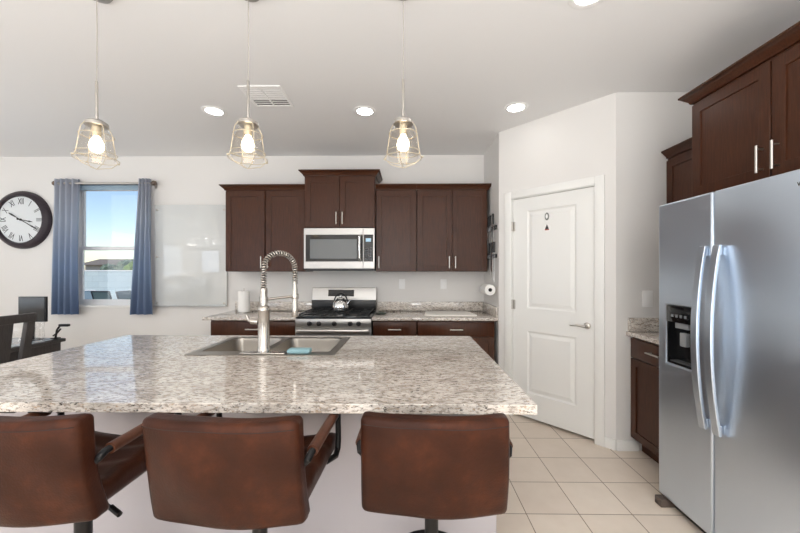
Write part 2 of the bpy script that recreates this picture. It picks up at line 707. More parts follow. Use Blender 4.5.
# pantry: return wall, diagonal wall with the door opening, wall facing the room beside the cabinets
dv = Vector((PXC - PX, PY1 - PY0, 0))
DL = dv.length
DANG = math.atan2(dv.y, dv.x)
struct(MB().prism([(PX, PY0 + .001), (PX, YW - .001), (PX + .1, YW - .001), (PX + .1, PY0 - .09 + .1)], 0, CZ, 'z').build('wall_pantry_return', 'wall'))
D0, D1, DH = 0.1485, 0.8686, 2.058
w = MB().slab_hole([0, D0 - .012, D1 + .012, DL], [-1, 0, DH + .01, CZ], 0, 0.1, 'y', [(1, 1), (0, 0), (1, 0), (2, 0)]).build('wall_pantry', 'wall')
w.location, w.rotation_euler = (PX, PY0, 0), (0, 0, DANG)
struct(w)
struct(MB().box(PXC, XR, PY1, PY1 + .1, 0, CZ).build('wall_beside_fridge', 'wall'))

# baseboards
bb = MB().box(D1 + .075, DL - .002, -.012, -.0005, 0, .083, .003).build('baseboard_pantry', 'trim')
bb.location, bb.rotation_euler = (PX, PY0, 0), (0, 0, DANG)
struct(bb)
struct(MB().box(PXC + .002, 1.765, PY1 - .013, PY1 - .0005, 0, .083, .003).build('baseboard_right', 'trim'))
struct(MB().box(XL + .01, -2.02, YW - .013, YW - .0005, 0, .083, .003).build('baseboard_back', 'trim'))

# door casing and door (local frame along the diagonal wall, room side is -y)
cs = MB()
cw = .066
cs.box(D0 - .012 - cw, D0 - .006, -.016, -.0005, 0, DH + .006 + cw, .004)
cs.box(D1 + .006, D1 + .012 + cw, -.016, -.0005, 0, DH + .006 + cw, .004)
cs.box(D0 - .006, D1 + .006, -.016, -.0005, DH + .006, DH + .006 + cw, .004)
cs.box(D0 - .012, D0 - .002, -.0005, .1, 0, DH + .01)
cs.box(D1 + .002, D1 + .012, -.0005, .1, 0, DH + .01)
cs.box(D0 - .002, D1 + .002, -.0005, .1, DH, DH + .01)
cas = cs.build('trim_1', 'trim')
cas.location, cas.rotation_euler = (PX, PY0, 0), (0, 0, DANG)
struct(cas)

door = bpy.data.objects.new('door_1', None)
COL.objects.link(door)
struct(door)
door['label'] = 'white two-panel pantry door in the diagonal wall'
u0, u1 = D0 + .001, D1 - .001
pa, pb = u0 + .14, u1 - .14
zr = [0.026, .25, .823, 1.032, 1.935, DH - .004]
lf = MB().slab_hole([u0, pa, pb, u1], zr, .012, .047, 'y', [(1, 1), (1, 3)])
for z0, z1 in ((.25, .823), (1.032, 1.935)):
    # sunk moulding around a raised field
    a = [(pa, z0), (pb, z0), (pb, z1), (pa, z1)]
    def inset(q, d):
        return [(pa + d, z0 + d), (pb - d, z0 + d), (pb - d, z1 - d), (pa + d, z1 - d)]
    loops = [(a, .012), (inset(a, .014), .022), (inset(a, .022), .022), (inset(a, .05), .0145)]
    rings = [[lf.bm.verts.new((p[0], yy, p[1])) for p in q] for q, yy in loops]
    for A, B in zip(rings, rings[1:]):
        for k in range(4):
            lf.bm.faces.new((A[k], A[(k + 1) % 4], B[(k + 1) % 4], B[k]))
    lf.bm.faces.new(rings[-1])
leaf = lf.build('door_leaf', 'door', door, smooth=10)
h = MB()
hu, hz = u1 - .055, .93
h.lathe([(.027, .011), (.027, .004), (.020, -.004), (.011, -.006), (.011, -.045)], (hu, 0, hz), 24, 'y')
h.tube([(hu, -.045, hz), (hu - .02, -.052, hz + .001), (hu - .06, -.053, hz + .004), (hu - .095, -.050, hz - .002), (hu - .115, -.046, hz - .004)], [.011, .010, .008, .007, .005], 10)
h.build('lever_handle', 'nickel', door)
for hz_ in (.26, 1.06, 1.80):
    MB().cyl((u0 - .003, -.004, hz_ - .045), (u0 - .003, -.004, hz_ + .045), .0075, 12).box(u0 - .001, u0 + .022, .0095, .0125, hz_ - .044, hz_ + .044).build('hinge', 'nickel', door)
door.location, door.rotation_euler = (PX, PY0, 0), (0, 0, DANG)

# window in the back wall
win = bpy.data.objects.new('window_1', None)
COL.objects.link(win)
struct(win)
win['label'] = 'white vinyl single-hung window'
fy0, fy1 = YW + .085, YW + .15
fr = MB().slab_hole([WX0, WX0 + .04, WX1 - .04, WX1], [WZ0, WZ0 + .045, WZ1 - .03, WZ1], fy0, fy1, 'y')
fr.build('window_frame', 'vinyl', win, .003)
MR = 1.655
us = MB().slab_hole([WX0 + .041, WX0 + .072, WX1 - .072, WX1 - .041], [MR - .02, MR + .018, WZ1 - .055, WZ1 - .031], fy0 + .032, fy0 + .06, 'y').build('upper_sash', 'vinyl', win, .002)
ls = MB().slab_hole([WX0 + .041, WX0 + .080, WX1 - .080, WX1 - .041], [WZ0 + .046, WZ0 + .088, MR - .015, MR + .024], fy0 + .003, fy0 + .030, 'y').build('lower_sash', 'vinyl', win, .002)
MB().box(WX0 + .073, WX1 - .073, fy0 + .043, fy0 + .047, MR + .019, WZ1 - .056).build('pane', 'glass', us)
MB().box(WX0 + .081, WX1 - .081, fy0 + .014, fy0 + .018, WZ0 + .089, MR - .016).build('pane', 'glass', ls)
MB().box(WX0 + .001, WX1 - .001, YW - .018, YW + .084, WZ0 + .0005, WZ0 + .02, .004).build('window_sill', 'trim', win)

# ------------------------------------------------------------------ cabinets
def shaker(mb, u0, u1, z0, z1, w0, axis, sgn, rail=.057, th=.02, rec=.008):
    """shaker front: frame with a sunk flat panel. w0 = back face; front face = w0 + sgn*th"""
    wf = w0 + sgn * th
    mb.slab_hole([u0, u0 + rail, u1 - rail, u1], [z0, z0 + rail, z1 - rail, z1], min(w0, wf), max(w0, wf), axis)
    wp = wf - sgn * rec
    a, b = min(w0, wp), max(w0, wp)
    if axis == 'y':
        mb.box(u0 + rail - .002, u1 - rail + .002, a, b, z0 + rail - .002, z1 - rail + .002)
    else:
        mb.box(a, b, u0 + rail - .002, u1 - rail + .002, z0 + rail - .002, z1 - rail + .002)
    return mb


def bar_handle(parent, p, vert, axis, sgn, length=.13, r=.006, off=.032):
    """bar pull standing off a front; p = centre on the front's face"""
    x, y, z = p
    n = Vector((0, sgn, 0)) if axis == 'y' else Vector((sgn, 0, 0))
    t = Vector((0, 0, 1)) if vert else (Vector((1, 0, 0)) if axis == 'y' else Vector((0, 1, 0)))
    c = Vector(p) + n * off
    mb = MB().cyl(c - t * length / 2, c + t * length / 2, r, 12)
    for s in (-1, 1):
        q = Vector(p) + t * s * length * .37
        mb.cyl(q + n * .0005, q + n * off, r * .75, 8)
    return mb.build('handle', 'nickel', parent)


def crown_profile(o):
    # (out, up) outline of the crown, from the cabinet face
    return [(0, 0), (.012, 0), (.016, .012), (.034, .03), (.046, .042), (.052, .046), (.052, .056), (0, .056)]


def crown_front(mb, x0, x1, yf, z0, left=False, right=False, yb=YW):
    """crown along the front (facing -y) of a cabinet with mitred returns"""
    pr = crown_profile(0)
    sections = []
    def sec(x, ml, outdir):
        return [mb.bm.verts.new((x + outdir * o * ml, yf - o, z0 + u)) for o, u in pr]
    S_ = []
    if left:
        S_.append([mb.bm.verts.new((x0 - o, yb, z0 + u)) for o, u in pr])
        S_.append(sec(x0, 1, -1))
    else:
        S_.append(sec(x0, 0, 0))
    if right:
        S_.append(sec(x1, 1, 1))
        S_.append([mb.bm.verts.new((x1 + o, yb, z0 + u)) for o, u in pr])
    else:
        S_.append(sec(x1, 0, 0))
    n = len(pr)
    for A, B in zip(S_, S_[1:]):
        for k in range(n):
            mb.bm.faces.new((A[k], A[(k + 1) % n], B[(k + 1) % n], B[k]))
    mb.bm.faces.new(S_[0][::-1])
    mb.bm.faces.new(S_[-1])
    return mb


def crown_side(mb, y0, y1, xf, z0, far=False, xb=XR):
    """crown along the front (facing -x) of a cabinet; mitred return at the far (y1) end"""
    pr = crown_profile(0)
    S_ = [[mb.bm.verts.new((xf - o, y0, z0 + u)) for o, u in pr]]
    if far:
        S_.append([mb.bm.verts.new((xf - o, y1 + o, z0 + u)) for o, u in pr])
        S_.append([mb.bm.verts.new((xb, y1 + o, z0 + u)) for o, u in pr])
    else:
        S_.append([mb.bm.verts.new((xf - o, y1, z0 + u)) for o, u in pr])
    n = len(pr)
    for A, B in zip(S_, S_[1:]):
        for k in range(n):
            mb.bm.faces.new((A[k], A[(k + 1) % n], B[(k + 1) % n], B[k]))
    mb.bm.faces.new(S_[0][::-1])
    mb.bm.faces.new(S_[-1])
    return mb


def wall_cab(label, x0, x1, z0, z1, depth, doors, crown=(False, False)):
    """doors: list of (x0, x1, handle side or None)"""
    yf = YW - depth
    t = thing('wall_cabinet', label, 'cabinet', ((x0 + x1) / 2, (YW + yf) / 2, z0), 'wall cabinets over the back counter')
    MB().box(x0 + .0008, x1 - .0008, yf, YW - .001, z0, z1).build('body', 'wood', t, .0015)
    for a, b, hs in doors:
        d = shaker(MB(), a, b, z0 + .006, z1 - .022, yf - .0005, 'y', -1).build('door', 'wood', t, .0018)
        if hs:
            hx = a + .03 if hs == 'L' else b - .03
            bar_handle(d, (hx, yf - .0205, z0 + .006 + .095), True, 'y', -1)
    c = crown_front(MB(), x0 + .0001, x1 - .0001, yf + .0005, z1 - .008, *crown, yb=YW - .002)
    c.build('crown_moulding', 'wood', t, smooth=50)
    return t


wall_cab('dark wood two-door wall cabinet left of the microwave', -1.993, -1.114, 1.372, 2.27, .31,
         [(-1.987, -1.558, 'R'), (-1.546, -1.120, 'L')], (True, False))
wall_cab('raised dark wood two-door cabinet directly above the microwave', -1.112, -.346, 1.842, 2.412, .36,
         [(-1.100, -.731, 'R'), (-.725, -.358, 'L')], (True, True))
wall_cab('dark wood single-door wall cabinet just right of the microwave', -.344, .0982, 1.372, 2.27, .31,
         [(-.338, .092, 'L')])
wall_cab('dark wood two-door wall cabinet at the right end, beside the knives', .0985, .868, 1.372, 2.27, .31,
         [(.106, .480, 'R'), (.486, .862, 'L')], (False, True))


def base_cab(label, x0, x1, drawers, doors, yf=3.456):
    t = thing('base_cabinet', label, 'cabinet', ((x0 + x1) / 2, 3.77, 0), 'base cabinets along the back wall')
    b = MB().box(x0 + .001, x1 - .001, yf + .0205, YW - .001, .1, .8825)
    b.box(x0 + .003, x1 - .003, yf + .09, YW - .002, 0, .1)
    b.build('body', 'wood', t, .0012)
    for a, c in drawers:
        d = MB().box(a, c, yf, yf + .02, .722, .866, .002).build('drawer', 'wood', t)
        bar_handle(d, ((a + c) / 2, yf, .794), False, 'y', -1, .13)
    for a, c, hs in doors:
        d = shaker(MB(), a, c, .115, .716, yf + .02, 'y', -1).build('door', 'wood', t, .0018)
        bar_handle(d, (a + .03 if hs == 'L' else c - .03, yf, .62), True, 'y', -1)
    return t


base_cab('dark wood base cabinet left of the range, one wide drawer', -1.995, -1.118, [(-1.985, -1.126)], [(-1.985, -1.558, 'R'), (-1.552, -1.126, 'L')])
base_cab('narrow dark wood base cabinet just right of the range', -.352, .094, [(-.344, .088)], [(-.344, .088, 'L')])
base_cab('wide dark wood base cabinet in the right corner below the cutting board', .096, .872, [(.104, .866)], [(.104, .482, 'R'), (.488, .866, 'L')])

# counters along the back wall
cl = thing('granite_counter', 'speckled granite counter left of the range', 'countertop', (-1.58, 3.75, .884), 'granite counters on the back wall')
MB().box(-2.056, -1.116, 3.428, YW - .001, .884, .914, .003).build('slab', 'granite', cl)
MB().box(-2.04, -1.116, YW - .021, YW - .001, .9145, 1.018, .002).build('backsplash', 'granite', cl)
cr = thing('granite_counter', 'speckled granite counter right of the range with the white board on it', 'countertop', (.27, 3.75, .884), 'granite counters on the back wall')
MB().box(-.354, PX - .002, 3.428, YW - .001, .884, .914, .003).build('slab', 'granite', cr)
MB().box(-.354, PX - .002, YW - .021, YW - .001, .9145, 1.018, .002).build('backsplash', 'granite', cr)
MB().box(PX - .0215, PX - .002, 3.432, YW - .0215, .9145, 1.018, .002).build('side_splash', 'granite', cr)

# ------------------------------------------------------------------ microwave
mw = thing('microwave', 'stainless over-the-range microwave under the raised cabinet', 'microwave', (-.73, 3.85, 1.40))
x0, x1, yf, z0, z1 = -1.108, -.350, 3.676, 1.392, 1.836
MB().box(x0 + .003, x1 - .003, yf + .035, YW - .002, z0 + .012, z1).box(x0 + .02, x1 - .02, yf + .05, YW - .01, z0 - .012, z0 + .012).build('body', 'dark_grey', mw)
XD = -.475                                            # door / control split
dr = MB().slab_hole([x0, x0 + .018, XD - .004, XD], [z0 + .012, z0 + .088, z1 - .07, z1], yf, yf + .034, 'y').build('door', 'steel', mw, .003)
MB().box(x0 + .0185, XD - .0045, yf + .004, yf + .03, z0 + .0885, z1 - .0705).build('glass_surround', 'black_glass', dr)
MB().box(x0 + .065, XD - .065, yf + .0015, yf + .0035, z0 + .118, z1 - .118).build('window', 'mw_glass', dr)
MB().tube([(XD - .032, yf + .003, z1 - .08), (XD - .032, yf - .035, z1 - .1), (XD - .032, yf - .04, (z0 + z1) / 2 + .01), (XD - .032, yf - .035, z0 + .125), (XD - .032, yf + .003, z0 + .095)], .013, 12).build('handle', 'chrome', dr)
cp = MB().slab_hole([XD + .002, XD + .010, x1 - .018, x1], [z0 + .012, z0 + .088, z1 - .07, z1], yf, yf + .034, 'y').build('control_panel', 'steel', mw, .003)
MB().box(XD + .0105, x1 - .0185, yf + .002, yf + .03, z0 + .0885, z1 - .0705).build('keypad', 'black_glass', cp)
MB().box(XD + .03, x1 - .04, yf + .0002, yf + .0016, z1 - .145, z1 - .108).build('display', 'led', cp)
bt = MB()
for r_ in range(5):
    for c_ in range(3):
        bt.box(XD + .026 + c_ * .024, XD + .042 + c_ * .024, yf + .0008, yf + .0018, z0 + .105 + r_ * .03, z0 + .122 + r_ * .03)
bt.build('buttons', mat('grey_key_print', rgb(70, 72, 76), .4), cp)
MB().box(x0 + .01, x1 - .01, yf + .01, yf + .3, z0 - .008, z0 + .0115).build('underside_vent', 'black', mw)

# ------------------------------------------------------------------ range
rg = thing('gas_range', 'stainless gas range with black cooktop between the counters', 'stove', (-.735, 3.74, 0))
x0, x1, yf = -1.113, -.357, 3.416
MB().box(x0 + .003, x1 - .003, yf + .02, YW - .03, .03, .905).build('body', 'dark_grey', rg)
ct = MB().box(x0, x1, yf - .004, 3.985, .905, .928, .004).build('cooktop', 'black_glass', rg)
MB().box(x0 + .002, x1 - .002, yf - .012, yf + .018, .822, .9035, .004).build('control_strip', 'steel', rg)
for px in (309, 318.5, 334, 350, 358.5):
    kx = (px - 407.5) / 345.3 * 3.40
    k = MB().lathe([(.024, yf - .0125), (.024, yf - .018), (.019, yf - .022), (.017, yf - .042), (.014, yf - .045)], (kx, 0, .856), 20, 'y')
    k.box(kx - .004, kx + .004, yf - .052, yf - .04, .838, .874, .002)
    k.build('knob', 'black', rg)
od = MB().slab_hole([x0 + .002, x0 + .11, x1 - .11, x1 - .002], [.235, .36, .62, .819], yf - .014, yf + .018, 'y').build('oven_door', 'steel', rg, .003)
MB().box(x0 + .105, x1 - .105, yf - .006, yf + .01, .355, .625).build('oven_window', 'black_glass', od)
MB().box(x0 + .02, x1 - .02, yf - .068, yf - .044, .770, .804, .008).box(x0 + .03, x0 + .055, yf - .046, yf - .0145, .774, .800, .003).box(x1 - .055, x1 - .03, yf - .046, yf - .0145, .774, .800, .003).build('oven_handle', 'nickel', od)
MB().box(x0 + .002, x1 - .002, yf - .012, yf + .018, .06, .228, .004).build('storage_drawer', 'steel', rg)
bg = MB().prism([(3.99, .93), (4.045, .93), (4.045, 1.188), (4.02, 1.188), (3.985, 1.06)], x0 + .004, x1 - .004, 'x')
bg.build('backguard', 'steel', rg, .003)
MB().box(x0 + .006, x1 - .006, 3.968, 3.983, .9285, 1.045, .003).build('rear_vent', 'black', rg)
# display on the sloping face
dn = Vector((0, -.128, .035)).normalized()
d_ = MB()
def bgp(x, f, out):
    y, z = 3.985 + .035 * f, 1.06 + .128 * f
    return (x, y - .965 * out, z + .264 * out)
vs = [bgp(x, f, o) for o in (.0006, .0035) for x, f in ((-.92, .2), (-.62, .2), (-.62, .78), (-.92, .78))]
V = [d_.bm.verts.new(v) for v in vs]
for q in ((0, 1, 2, 3), (4, 5, 6, 7), (0, 1, 5, 4), (1, 2, 6, 5), (2, 3, 7, 6), (3, 0, 4, 7)):
    d_.bm.faces.new([V[i] for i in q])
d_.build('display', 'black_glass', rg)
for gx0, gx1 in ((x0 + .025, x0 + .262), (x0 + .264, x1 - .264), (x1 - .262, x1 - .025)):
    g = MB()
    ya, yb, zt = yf + .03, 3.955, .952
    for xx in (gx0 + .006, gx1 - .006):
        g.box(xx - .006, xx + .006, ya, yb, zt - .010, zt, .002)
    for k in range(5):
        yy = ya + .006 + (yb - ya - .012) * k / 4
        g.box(gx0 + .001, gx1 - .001, yy - .006, yy + .006, zt - .0098, zt - .0002, .002)
    g.box((gx0 + gx1) / 2 - .005, (gx0 + gx1) / 2 + .005, ya + .001, yb - .001, zt - .0096, zt - .0004, .002)
    for xx in (gx0 + .008, gx1 - .008):
        for yy in (ya + .008, yb - .008):
            g.box(xx - .006, xx + .006, yy - .006, yy + .006, .9285, zt - .005)
    g.build('grate', 'iron', rg)
for bx, by in ((-.99, 3.57), (-.99, 3.83), (-.735, 3.70), (-.48, 3.57), (-.48, 3.83)):
    MB().lathe([(.045, .9285), (.045, .934), (.034, .936), (.034, .9395), (.02, .941)], (bx, by, 0), 20).build('burner', 'iron', rg)

# kettle
kt = thing('kettle', 'shiny stainless kettle on the rear of the stove', 'kettle', (-.72, 3.72, .9525))
MB().lathe([(.0, .0), (.078, .0), (.086, .006), (.09, .03), (.088, .06), (.078, .09), (.062, .112), (.046, .122), (.044, .124)], (-.72, 3.72, .9525), 32).build('pot', 'chrome', kt)
MB().lathe([(.043, .125), (.038, .134), (.016, .142), (.008, .146)], (-.72, 3.72, .9525), 24).lathe([(.006, .146), (.012, .152), (.012, .162), (.004, .166)], (-.72, 3.72, .9525), 16).build('lid', 'chrome', kt)
MB().tube([(-.643, 3.70, 1.025), (-.622, 3.695, 1.05), (-.606, 3.69, 1.072)], [.018, .014, .012], 12).build('spout', 'chrome', kt)
pts = []
for k in range(13):
    a = PI * k / 12
    pts.append((-.72 - .072 * math.cos(a), 3.72, 1.04 + .095 * math.sin(a)))
MB().tube(pts, .008, 10).build('handle', 'black', kt)

# ------------------------------------------------------------------ island
IX0, IX1, IY0, IY1 = -2.01, .4437, 1.1855, 2.4576
SX0, SX1, SY0, SY1 = -1.215, -.397, 1.862, 2.385        # sink rim
hx0, hx1, hy0, hy1 = SX0 + .015, SX1 - .015, SY0 + .015, SY1 - .015
isl = thing('kitchen_island', 'large white-walled kitchen island under the granite top', 'island', (-.78, 1.9, 0))
bx0, bx1, by0, by1 = -1.955, .385, 1.50, 2.43
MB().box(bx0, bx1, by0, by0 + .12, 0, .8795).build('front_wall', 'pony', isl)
MB().box(bx1 - .02, bx1, by0 + .1205, by1 - .022, 0, .8795).build('end_panel', 'wood', isl)
MB().box(bx0, bx0 + .02, by0 + .1205, by1 - .022, 0, .8795).build('end_panel', 'wood', isl)
MB().box(bx0 + .021, bx1 - .021, by1 - .08, by1 - .06, 0, .099).box(bx0 + .0205, bx1 - .0205, by1 - .04, by1 - .023, .1, .8795).build('cabinet_face', 'wood', isl)
nd = 5
for k in range(nd):
    a = bx0 + (bx1 - bx0) * k / nd + .003
    b = bx0 + (bx1 - bx0) * (k + 1) / nd - .003
    d = shaker(MB(), a, b, .11, .865, by1 - .0225, 'y', 1).build('door', 'wood', isl, .0018)
    bar_handle(d, (b - .03, by1 - .002, .76), True, 'y', 1)
MB().box(bx0 - .0005, bx1 + .001, by0 - .013, by0 - .0005, 0, .083, .003).build('baseboard', 'trim', isl)
for bxp in (-1.425, -1.315, .30):
    MB().box(bxp - .03, bxp + .03, IY0 + .02, by0 - .0005, .868, .8795).build('support_bracket', 'black_metal', isl)
top = tag(MB().slab_hole([IX0, hx0, hx1, IX1], [IY0, hy0, hy1, IY1], .880, .914, 'z').build('granite_island_top', 'granite', None, .002),
          'wide speckled granite island top with an overhang for the stools', 'countertop')

# double bowl sink
sk = thing('kitchen_sink', 'stainless double-bowl drop-in sink in the island top', 'sink', ((SX0 + SX1) / 2, (SY0 + SY1) / 2, .914))
mid = -.815
ba = (SX0 + .045, mid - .02, SY0 + .085, SY1 - .035)
bb_ = (mid + .02, SX1 - .045, SY0 + .085, SY1 - .035)
rim = MB().slab_hole([SX0, ba[0], ba[1], bb_[0], bb_[1], SX1], [SY0, ba[2], ba[3], SY1], .9145, .9185, 'z', [(1, 1), (3, 1)])
rim.build('rim', 'sink_steel', sk, .0015)
for q in (ba, bb_):
    b = MB()
    zt, zb = .9140, .735
    lo = []
    for d, z in ((0, zt), (.004, zt - .02), (.012, zb + .03), (.03, zb + .004), (.05, zb)):
        r = .05
        ring = []
        for cxn, cyn, a0 in ((q[1] - d - r, q[3] - d - r, 0), (q[0] + d + r, q[3] - d - r, PI / 2), (q[0] + d + r, q[2] + d + r, PI), (q[1] - d - r, q[2] + d + r, 1.5 * PI)):
            for k in range(6):
                a = a0 + PI / 2 * k / 5
                ring.append(b.bm.verts.new((cxn + r * math.cos(a), cyn + r * math.sin(a), z)))
        lo.append(ring)
    for A, B in zip(lo, lo[1:]):
        n = len(A)
        for k in range(n):
            b.bm.faces.new((A[k], A[(k + 1) % n], B[(k + 1) % n], B[k]))
    b.bm.faces.new(lo[-1])
    bo = b.build('bowl', 'sink_steel', sk)
    sm = bo.modifiers.new('thickness', 'SOLIDIFY')
    sm.thickness = .002
    sm.offset = 1
    MB().lathe([(.045, zb + .0005), (.045, zb + .003), (.036, zb + .004), (.03, zb + .001)], ((q[0] + q[1]) / 2, (q[2] + q[3]) / 2, 0), 20).build('drain', 'chrome', bo)

sp = tag(MB().round_box(-.60, 1.912, .931, .125, .062, .024, .009, 6).build('sponge', 'sponge'), 'pale blue sponge on the sink rim, right of the faucet', 'sponge')
sp.rotation_euler = (0, 0, 0)

# spring faucet
FX, FY = -.797, 1.905
Z0 = .919
fa = thing('faucet', 'tall satin nickel spring-neck kitchen faucet behind the sink', 'faucet', (FX, FY, Z0))
MB().box(FX - .125, FX + .125, FY - .028, FY + .028, Z0, Z0 + .006, .0025).build('deck_plate', 'faucet', fa)
MB().lathe([(.034, Z0 + .0062), (.034, Z0 + .03), (.031, Z0 + .034), (.030, 1.15), (.031, 1.152), (.031, 1.168), (.026, 1.178), (.019, 1.182), (.019, 1.275), (.0155, 1.28)], (FX, FY, 0), 28).build('body', 'faucet', fa)
adir = Vector((.80, .60, 0)).normalized()
R_ = .087
path = []
zs = 1.388
for k in range(6):
    path.append(Vector((FX, FY, 1.275 + (zs - 1.275) * k / 5)))
for k in range(1, 25):
    a = PI * k / 24
    path.append(Vector((FX, FY, zs)) + adir * (R_ - R_ * math.cos(a)) + Vector((0, 0, R_ * math.sin(a))))
for k in range(1, 4):
    path.append(Vector((FX, FY, zs - .03 * k)) + adir * 2 * R_)
MB().tube(path, .0075, 10).build('hose', mat('grey_hose', rgb(52, 50, 48), .5), fa)
# the coil wound round the hose
dense = []
for a, b in zip(path, path[1:]):
    m_ = max(2, int((b - a).length / .0008))
    dense += [a.lerp(b, k / m_) for k in range(m_)]
tot = 0
coil = []
pitch, cr_ = .0135, .0135
side = adir.cross(Vector((0, 0, 1)))
for a, b in zip(dense, dense[1:]):
    tvec = (b - a).normalized()
    u = side
    v = tvec.cross(u).normalized()
    ang = 2 * PI * tot / pitch
    coil.append(a + (u * math.cos(ang) + v * math.sin(ang)) * cr_)
    tot += (b - a).length
MB().tube(coil, .0036, 6).build('spring', 'faucet', fa)
hd = Vector((FX, FY, 0)) + adir * 2 * R_
MB().lathe([(.0165, 1.105), (.0185, 1.112), (.0185, 1.16), (.016, 1.2), (.016, 1.26), (.0125, 1.285), (.0125, 1.31)], (hd.x, hd.y, 0), 20).build('spray_head', 'faucet', fa)
MB().tube([Vector((FX, FY, 1.215)) + adir * .012, Vector((FX, FY, 1.222)) + adir * .1, Vector((FX, FY, 1.226)) + adir * (2 * R_ - .015)], .0075, 10).lathe([(.0205, 1.212), (.0215, 1.216), (.0215, 1.236), (.0205, 1.24)], (hd.x, hd.y, 0), 20).lathe([(.0225, 1.2), (.0225, 1.23)], (FX, FY, 0), 20).build('docking_arm', 'faucet', fa)
MB().cyl((FX - .03, FY, 1.09), (FX - .07, FY, 1.095), .017, 16).tube([(FX - .07, FY, 1.095), (FX - .085, FY + .002, 1.10), (FX - .093, FY + .004, 1.115), (FX - .098, FY + .004, 1.128)], [.011, .009, .007, .006], 10).build('lever', 'faucet', fa)

# ------------------------------------------------------------------ refrigerator
FG = thing('refrigerator', 'stainless side-by-side refrigerator with ice and water dispenser', 'refrigerator', (1.9, 1.62, 0))
fx = 1.50
ya, ys, yb = 1.165, 1.716, 2.086
dt = .065
MB().box(fx + dt + .012, XR - .02, ya + .004, yb - .004, .03, 1.745, .004).box(fx + .05, fx + .16, yb - .09, yb - .03, 1.7455, 1.765, .003).build('body', 'dark_grey', FG)
dz0, dz1 = .055, 1.765
zc0, zc1, zc2 = .85, 1.085, 1.177
dya, dyb = 1.822, 2.018
fd = MB().slab_hole([ys + .003, dya, dyb, yb], [dz0, zc0, zc2, dz1], fx, fx + dt, 'x').build('freezer_door', 'steel_v', FG, .010)
# dispenser recess
cav = MB()
cav.box(fx + .052, fx + .060, dya + .0005, dyb - .0005, zc0 + .0005, zc1)
cav.box(fx + .002, fx + .0515, dya + .0005, dya + .008, zc0 + .0005, zc1)
cav.box(fx + .002, fx + .0515, dyb - .008, dyb - .0005, zc0 + .0005, zc1)
cav.box(fx + .002, fx + .0515, dya + .0085, dyb - .0085, zc0 + .0005, zc0 + .012)
cav.build('dispenser_recess', 'dispenser', fd)
pn = MB().box(fx - .003, fx + .0515, dya + .0005, dyb - .0005, zc1 + .0005, zc2 - .0005, .003).build('dispenser_panel', 'black_glass', fd)
bt = MB()
for k in range(4):
    bt.box(fx - .0045, fx - .0031, dya + .05 + k * .03, dya + .066 + k * .03, zc1 + .03, zc1 + .046)
bt.build('dispenser_buttons', mat('button_print', rgb(120, 124, 128), .4), pn)
MB().box(fx + .018, fx + .046, dya + .085, dya + .125, zc0 + .105, zc0 + .18, .004).box(fx + .012, fx + .046, dya + .06, dya + .15, zc1 - .032, zc1 - .0005, .003).build('ice_paddle', mat('grey_paddle', rgb(150, 152, 154), .35), fd)
MB().box(fx + .004, fx + .05, dya + .02, dyb - .02, zc0 + .0125, zc0 + .018, .001).build('drip_tray', mat('drip_grey', rgb(120, 121, 123), .4, 0.6), fd)
gd = MB().box(fx, fx + dt, ya, ys - .003, dz0, dz1, .010, 3).build('fridge_door', 'steel_v', FG)
lettering('logo', 'W', .022, (fx - .0006, 1.337, 1.705), Matrix.Rotation(-PI / 2, 3, 'Z') @ Matrix.Rotation(PI / 2, 3, 'X'), 'plum', gd)
for yh, dd in ((1.752, fd), (1.672, gd)):
    hb = MB()
    pr = []
    n = 16
    za, zb = .585, 1.498
    for k in range(n + 1):
        f_ = k / n
        bow = 1 - (2 * f_ - 1) ** 2
        pr.append((fx - .016 - .042 * bow, za + (zb - za) * f_))
    outer = [(x - .008, z) for x, z in pr]
    inner = [(x + .008, z) for x, z in pr][::-1]
    A = [hb.bm.verts.new((x, yh - .019, z)) for x, z in outer + inner]
    B = [hb.bm.verts.new((x, yh + .019, z)) for x, z in outer + inner]
    m_ = len(A)
    for k in range(m_):
        hb.bm.faces.new((A[k], A[(k + 1) % m_], B[(k + 1) % m_], B[k]))
    for k in range(n):
        hb.bm.faces.new((A[k], A[k + 1], A[m_ - 2 - k], A[m_ - 1 - k]))
        hb.bm.faces.new((B[k], B[k + 1], B[m_ - 2 - k], B[m_ - 1 - k]))
    hb.box(fx - .012, fx - .0005, yh - .011, yh + .011, za + .008, za + .05)
    hb.box(fx - .012, fx - .0005, yh - .011, yh + .011, zb - .05, zb - .008)
    hb.build('handle', 'steel_v', dd, .003)
MB().box(fx + .05, fx + .075, ya + .02, yb - .065, .004, .052).build('toe_grille', 'black', FG)
MB().box(fx - .03, fx + .085, yb - .065, yb - .012, .0005, .046, .004).build('foot_cover', mat('taupe_foot_cover', rgb(92, 80, 72), .5), FG)

# ------------------------------------------------------------------ cabinets on the right wall
def side_cab(name, label, xf, y0, y1, z0, z1, doors, crown, far, hz):
    t = thing(name, label, 'cabinet', ((xf + XR) / 2, (y0 + y1) / 2, z0), 'cabinets on the right wall')
    MB().box(xf, XR - .001, y0 + .001, y1 - .001, z0, z1).build('body', 'wood', t, .0015)
    for a, b, hs in doors:
        d = shaker(MB(), a, b, z0 + .012, z1 - .03, xf - .0005, 'x', -1).build('door', 'wood', t, .0018)
        if hs:
            bar_handle(d, (xf - .0205, a + .032 if hs == 'L' else b - .032, hz), True, 'x', -1)
    if crown:
        crown_side(MB(), y0 + .001, y1 - .001, xf + .0005, z1 - .008, far, XR - .002).build('crown_moulding', 'wood', t, smooth=50)
    return t


